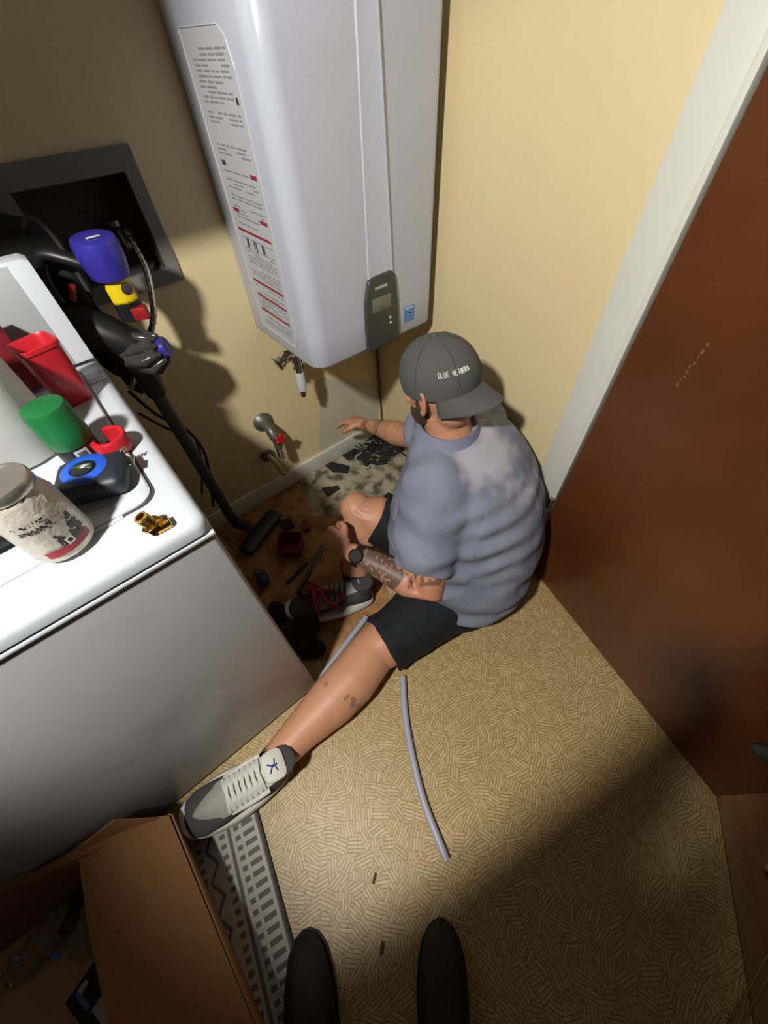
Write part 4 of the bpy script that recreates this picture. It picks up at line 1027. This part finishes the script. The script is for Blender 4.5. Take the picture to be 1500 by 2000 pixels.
for j in range(7): bl.faces.new((top[j][0], top[j+1][0], bot[j+1][0], bot[j][0])); bl.faces.new((top[j][16], bot[j][16], bot[j+1][16], top[j+1][16]))
obj('bill', bl, 'cap', cap)
# small white embroidered line of lettering above the bill (illegible strokes in the photograph)
lt = bmesh.new(); random.seed(4)
SEG = {'B': 'l t m b r', 'L': 'l b', 'U': 'l r b', 'E': 'l t m b', 'N': 'l r d', 'T': 't c', 'W': 'l r b c', 'O': 'l r t b', 'R': 'l t m r2 d2', 'K': 'l d d2', ' ': ''}
def capp(a, h): r = math.cos(math.asin(min(1, h/.098)))**.82; return Cc+CM@V((-.1132*r*math.cos(a), .0962*r*math.sin(a), .008+h))
txt = 'BLUE NETWORK'
for i, ch in enumerate(txt):
    a0 = .98-i*.070; w = .046; h0, h1 = .033, .044; hm = .0385
    L_ = lambda aa, ha, ab, hb2: tube([capp(aa, ha), capp((aa+ab)/2, (ha+hb2)/2), capp(ab, hb2)], .0011, 5, lt)
    for s_ in SEG[ch].split():
        if s_ == 'l': L_(a0, h0, a0, h1)
        if s_ == 'r': L_(a0-w, h0, a0-w, h1)
        if s_ == 'r2': L_(a0-w, hm, a0-w, h1)
        if s_ == 't': L_(a0, h1, a0-w, h1)
        if s_ == 'm': L_(a0, hm, a0-w, hm)
        if s_ == 'b': L_(a0, h0, a0-w, h0)
        if s_ == 'c': L_(a0-w/2, h0, a0-w/2, h1)
        if s_ == 'd': L_(a0, h1, a0-w, h0)
        if s_ == 'd2': L_(a0, hm, a0-w, h0)
obj('lettering', lt, 'lace', cap)

# wristwatch
wx = (wL-eL).normalized(); wc = mid(eL, wL, .93)
wa = obj('wristwatch', lathe([(.036, -.012), (.0385, -.010), (.0385, .010), (.036, .012), (.033, .012), (.033, -.012)], wc, wx, 28), 'blackrub', man)
wup = (V((-.45, -.35, .82))-wx*V((-.45, -.35, .82)).dot(wx)).normalized()
obj('watch_case', lathe([(.022, -.006), (.024, -.002), (.024, .006), (.021, .010), (.018, .0105), (.017, .009), (.003, .009)], wc+wup*.036, wup, 24), 'watch', wa)

# shoes
def shoe(heel, toe, up, upper, sole, ws=1.25, hs=1.1):
    heel, toe = V(heel), V(toe); x = (toe-heel).normalized(); z = V(up); z = (z-x*z.dot(x)).normalized(); y = z.cross(x)
    L = (toe-heel).length; m = basis(x, y*ws, z*hs, heel); root = obj('shoe', fuse_shoe(m, L), upper, man)
    def fp(k): return .030+.018*math.sin(min(1, k*1.1)*math.pi*.5)-.006*math.exp(-((k-.4)/.15)**2)
    n = 40; out = []
    for k in range(n):
        a = 2*math.pi*k/n; ca, sa = math.cos(a), math.sin(a)
        xx = L*(.5+.5*ca*1.0); kk = xx/L; w = (.036+.014*math.sin(kk*math.pi*.62))*abs(sa)**.62*(1 if sa > 0 else -1); out.append((xx, w))
    def sr(ins, zz, lift=0): return [m@V((xx*(1-0)+(.5*L-xx)*ins*2/L, w*(1-ins/.05), zz+lift*(max(0, xx/L-.7)**2)*L)) for xx, w in out]
    obj('midsole', loft([sr(.002, 0, .5), sr(-.003, .005, .5), sr(-.003, .020, .5), sr(.001, .026, .5)]), sole, root)
    obj('outsole', loft([sr(.006, -.006, .5), sr(.001, -.003, .5), sr(.001, .001, .5)]), 'shoedark', root)
    return root, m, L
def fuse_shoe(m, L):
    b = bmesh.new(); rings = []
    for k, w, h, zc in ((.02, .020, .030, .052), (.05, .030, .040, .058), (.14, .036, .046, .062), (.26, .037, .045, .060), (.40, .037, .036, .052), (.55, .040, .029, .044), (.70, .044, .022, .038), (.84, .043, .017, .033), (.93, .034, .013, .030), (.985, .016, .008, .026)):
        rings.append([m@V((k*L, w*math.cos(2*math.pi*q/24), zc+h*math.sin(2*math.pi*q/24))) for q in range(24)])
    loft(rings, b)
    tube([m@V((.10*L, 0, .085)), m@V((.08*L, 0, .118))], .040, 20, b)
    return fuse(b, .0045, 3)
sL, mL, LL = shoe((-.181, .320, .012), (-.478, .374, .066), (-.04, -.08, 1), 'shoedark', 'shoewhite', 1.32, 1.15)
def top_patch(m, L, k0, k1, w, zf, th=.004, n=10):
    b = bmesh.new(); rings = []
    for i in range(n+1):
        k = k0+(k1-k0)*i/n; ww = w(i/n); zc = zf(k); row = []
        for q in range(9):
            a = (q-4)/4; row.append(m@V((k*L, ww*a, zc-(.013*a*a))))
        row2 = [p-(m.to_3x3()@V((0, 0, th*1.5))) for p in row]
        rings.append(row+row2[::-1])
    return loft(rings, b)
zf = lambda k: max(.0545, .106-.106*(k-.20)) if k < .8 else .0545
zt = lambda k: .1045-.098*(k-.26)-(0.03*max(0, k-.6))
TOP = ((.40, .088), (.55, .073), (.70, .060), (.84, .050), (.93, .043), (1, .03))
def ztop(k):
    for (a, b), (c, d) in zip(TOP, TOP[1:]):
        if k <= c: return b+(d-b)*(k-a)/(c-a)
    return .03
obj('toe_vamp', top_patch(mL, LL, .54, .885, lambda u: .034*math.sqrt(max(.02, 1-u**2.6)), lambda k: ztop(k)+.0045), 'shoegrey', sL)
obj('tongue', top_patch(mL, LL, .14, .60, lambda u: .028+.002*math.sin(u*3), lambda k: zt(k)+.004), 'shoewhite', sL)
tg = bmesh.new(); rings = []
for zz, s_ in ((-.002, .9), (.004, 1), (.010, .97), (.012, .86)):
    rings.append([mL@V((.150*LL+.030*s_*math.copysign(abs(math.cos(a))**.5, math.cos(a)), .030*s_*math.copysign(abs(math.sin(a))**.5, math.sin(a)), .112+zz)) for a in [2*math.pi*q/24 for q in range(24)]])
tongue = obj('tongue_flap', loft(rings, tg), 'shoewhite', sL)
lg = bmesh.new(); o_ = V((.150*LL, 0, .1255))
def lt_(p, q, r=.0016): tube([mL@(o_+V((p[0], p[1], 0))), mL@(o_+V((q[0], q[1], 0)))], r, 6, lg)
lt_((-.002, 0), (.004, .001), .003); lt_((.004, .001), (.016, -.006), .0018); lt_((.004, .001), (.014, .012), .0018); lt_((-.002, 0), (-.007, .013), .0015); lt_((-.002, 0), (-.006, -.011), .0015); sphere(mL@(o_+V((-.0075, .001, 0))), .0026, lg, 8, 6)
obj('jumper_emblem', lg, 'logo', tongue)
for i in range(7):
    k = .27+i*.048; b = bmesh.new()
    for s_ in (-1, 1):
        tube(curve([mL@V((k*LL, s_*-.030, zt(k)-.006)), mL@V(((k+.012)*LL, s_*-.012, zt(k)+.009)), mL@V(((k+.028)*LL, s_*.014, zt(k+.03)+.009)), mL@V(((k+.036)*LL, s_*.031, zt(k+.04)-.006))], 4), [(.0048, .0024)]*13, 8, b)
    obj('lace', b, 'lace', sL)
for s_ in (-1, 1):
    obj('eyestay', tube(curve([mL@V((.24*LL, s_*.034, .092)), mL@V((.40*LL, s_*.035, .078)), mL@V((.58*LL, s_*.032, .058))], 5), [(.007, .004)]*11, 10), 'shoewhite', sL)
obj('sock', tube([mid(kL, aL, .83), mid(kL, aL, .93), aL+V((-.005, 0, 0))], [(.048, .048), (.047, .047), (.044, .044)], 20), 'sock', man)
sR, mR, LR = shoe((0.3497,0.5798,0.0120), (0.0598,0.7420,0.0120), (.03, .10, 1), 'shoedark', 'shoewhite')
obj('side_overlay', top_patch(mR, LR, .30, .80, lambda u: .036*math.sqrt(max(.03, 1-(2*u-1)**4)), lambda k: zt(k)-.001), 'shoegrey', sR)
obj('tongue', top_patch(mR, LR, .12, .40, lambda u: .026, lambda k: zt(k)+.005), 'shoegrey', sR)
for i in range(4):
    k = .28+i*.06; obj('lace', tube(curve([mR@V((k*LR, -.030, zt(k)-.006)), mR@V(((k+.012)*LR, 0, zt(k)+.009)), mR@V(((k+.02)*LR, .030, zt(k)-.006))], 4), .003, 8), 'shoedark', sR)
obj('sock', tube([mid(kR, aR, .85), aR, aR+V((-.01, .01, -.03))], [.050, .047, .044], 20), 'sock', man)

# ================================================================ the person behind the camera (only the shoe tips are in the frame)
ph = thing('person', 'standing person seen only as two black shoe toes at the bottom edge', 'person')
def boot(tip, back, r):
    tip, back = V(tip), V(back); d = (back-tip).normalized(); s = V((0, 0, 1)).cross(d).normalized(); b = bmesh.new(); rings = []
    for k, w, h in ((0, .008, .010), (.01, .026, .030), (.035, .042, .050), (.075, .052, .066), (.12, .056, .082), (.17, .054, .098), (.22, .050, .112), (.27, .046, .12), (.295, .034, .115)):
        c = tip+d*k; rings.append([V((c.x, c.y, 0))+s*(w*math.copysign(abs(math.cos(a))**.8, math.cos(a)))+V((0, 0, .004+h*(.5+.5*math.sin(a)))) for a in [2*math.pi*q/28 for q in range(28)]])
    o = obj('shoe', loft(rings, b), 'blackrub', ph)
    b2 = bmesh.new(); rings = []
    for zz, g in ((0, .0), (.012, .003)):
        L_ = [tip+d*k+s*(w+g) for k, w in ((-.002, .006), (.01, .027), (.035, .044), (.075, .054), (.12, .057), (.2, .053), (.27, .048), (.30, .03))]
        R_ = [tip+d*k-s*(w+g) for k, w in ((-.002, .006), (.01, .027), (.035, .044), (.075, .054), (.12, .057), (.2, .053), (.27, .048), (.30, .03))]
        rings.append([V((p.x, p.y, zz)) for p in L_+R_[::-1]])
    obj('shoe_sole', loft(rings, b2), 'blackrub', o)
    return tip+d*.235, d
hl1, dl = boot((-0.3396,-0.0080,0.0400), (-.46, -.26, .04), 0)
hr1, dr = boot((-0.0675,-0.2081,0.0400), (-.18, -.33, .04), 0)
pb_ = bmesh.new()
bk_ = V((-.62, -.62, 0)).normalized()
ankL_, ankR_ = V((hl1.x, hl1.y, .10)), V((hr1.x, hr1.y, .10))
hipc = (ankL_+ankR_)/2+bk_*.02; hipc.z = .93
sv = (ankR_-ankL_).normalized()
hpL, hpR = hipc-sv*.10, hipc+sv*.10
tube([ankL_, mid(ankL_, hpL, .25), mid(ankL_, hpL, .48), mid(ankL_, hpL, .75), hpL], [.055, .068, .070, .088, .095], 16, pb_, True)
tube([ankR_, mid(ankR_, hpR, .25), mid(ankR_, hpR, .48), mid(ankR_, hpR, .75), hpR], [.055, .068, .070, .088, .095], 16, pb_, True)
shc = V((-.425, -.142, 1.37)); lx_ = V((.89, -.45, 0)).normalized(); ly_ = V((.45, .89, 0)).normalized()
loft([[c+lx_*(a*math.cos(2*math.pi*q/28))+ly_*(b*math.sin(2*math.pi*q/28)) for q in range(28)] for c, a, b in ((hipc+V((0, 0, -.10)), .14, .10), (hipc, .19, .15), (mid(hipc, shc, .3), .20, .17), (mid(hipc, shc, .65), .22, .17), (shc+V((0, 0, -.04)), .23, .145), (shc+V((0, 0, .03)), .19, .11), (shc+V((0, 0, .08)), .08, .07))], pb_)
tube([shc+V((0, 0, .06)), shc+V((.01, .01, .16))], .058, 14, pb_, True)
hd_ = shc+V((.04, .05, .23)); sphere(hd_, (.085, .085, .115), pb_); sphere(hd_-bk_*.085+V((0, 0, -.01)), .015, pb_)
for s in (-1, 1):
    sh = shc+V((.89, -.45, 0))*s*.20; el = sh+V((0, 0, -.22))-bk_*.03+sv*s*.05; wr = V((-.05, -.10, 1.36))+sv*s*.055
    tube([sh, mid(sh, el, .5), el, mid(el, wr, .5), wr], [.055, .05, .043, .040, .029], 12, pb_, True)
    sphere(wr+V((.02, .03, .0)), (.035, .035, .03), pb_)
    for q in range(4): tube([wr+V((.03, .03, .02-.015*q)), wr+V((.045, .045, .02-.015*q))-sv*s*.03], .008, 8, pb_, True)
me = fuse(pb_, .012, 3)
obj('body', me, 'pants', ph)

# unseen cabinet added over the washer to shade the wall's upper left
t = thing('added_shade_cabinet', 'unseen white cabinet added above the washing machine to shade the wall', 'cabinet')
obj('shade_cabinet_box', box((-.80, .905, 1.405), (.117, WY-.001, 2.1), .002, 1), 'white_trim', t, smooth=False)
for k in range(2): 
    dr_ = obj('shade_cabinet_door', box((-.797+k*.457, .886, 1.408), (-.344+k*.457, .904, 2.097), .003, 1), 'white_trim', t, smooth=False)
    obj('knob', sphere((-.385+k*.07, .876, 1.47), .011, None, 12, 8), 'steel', dr_)
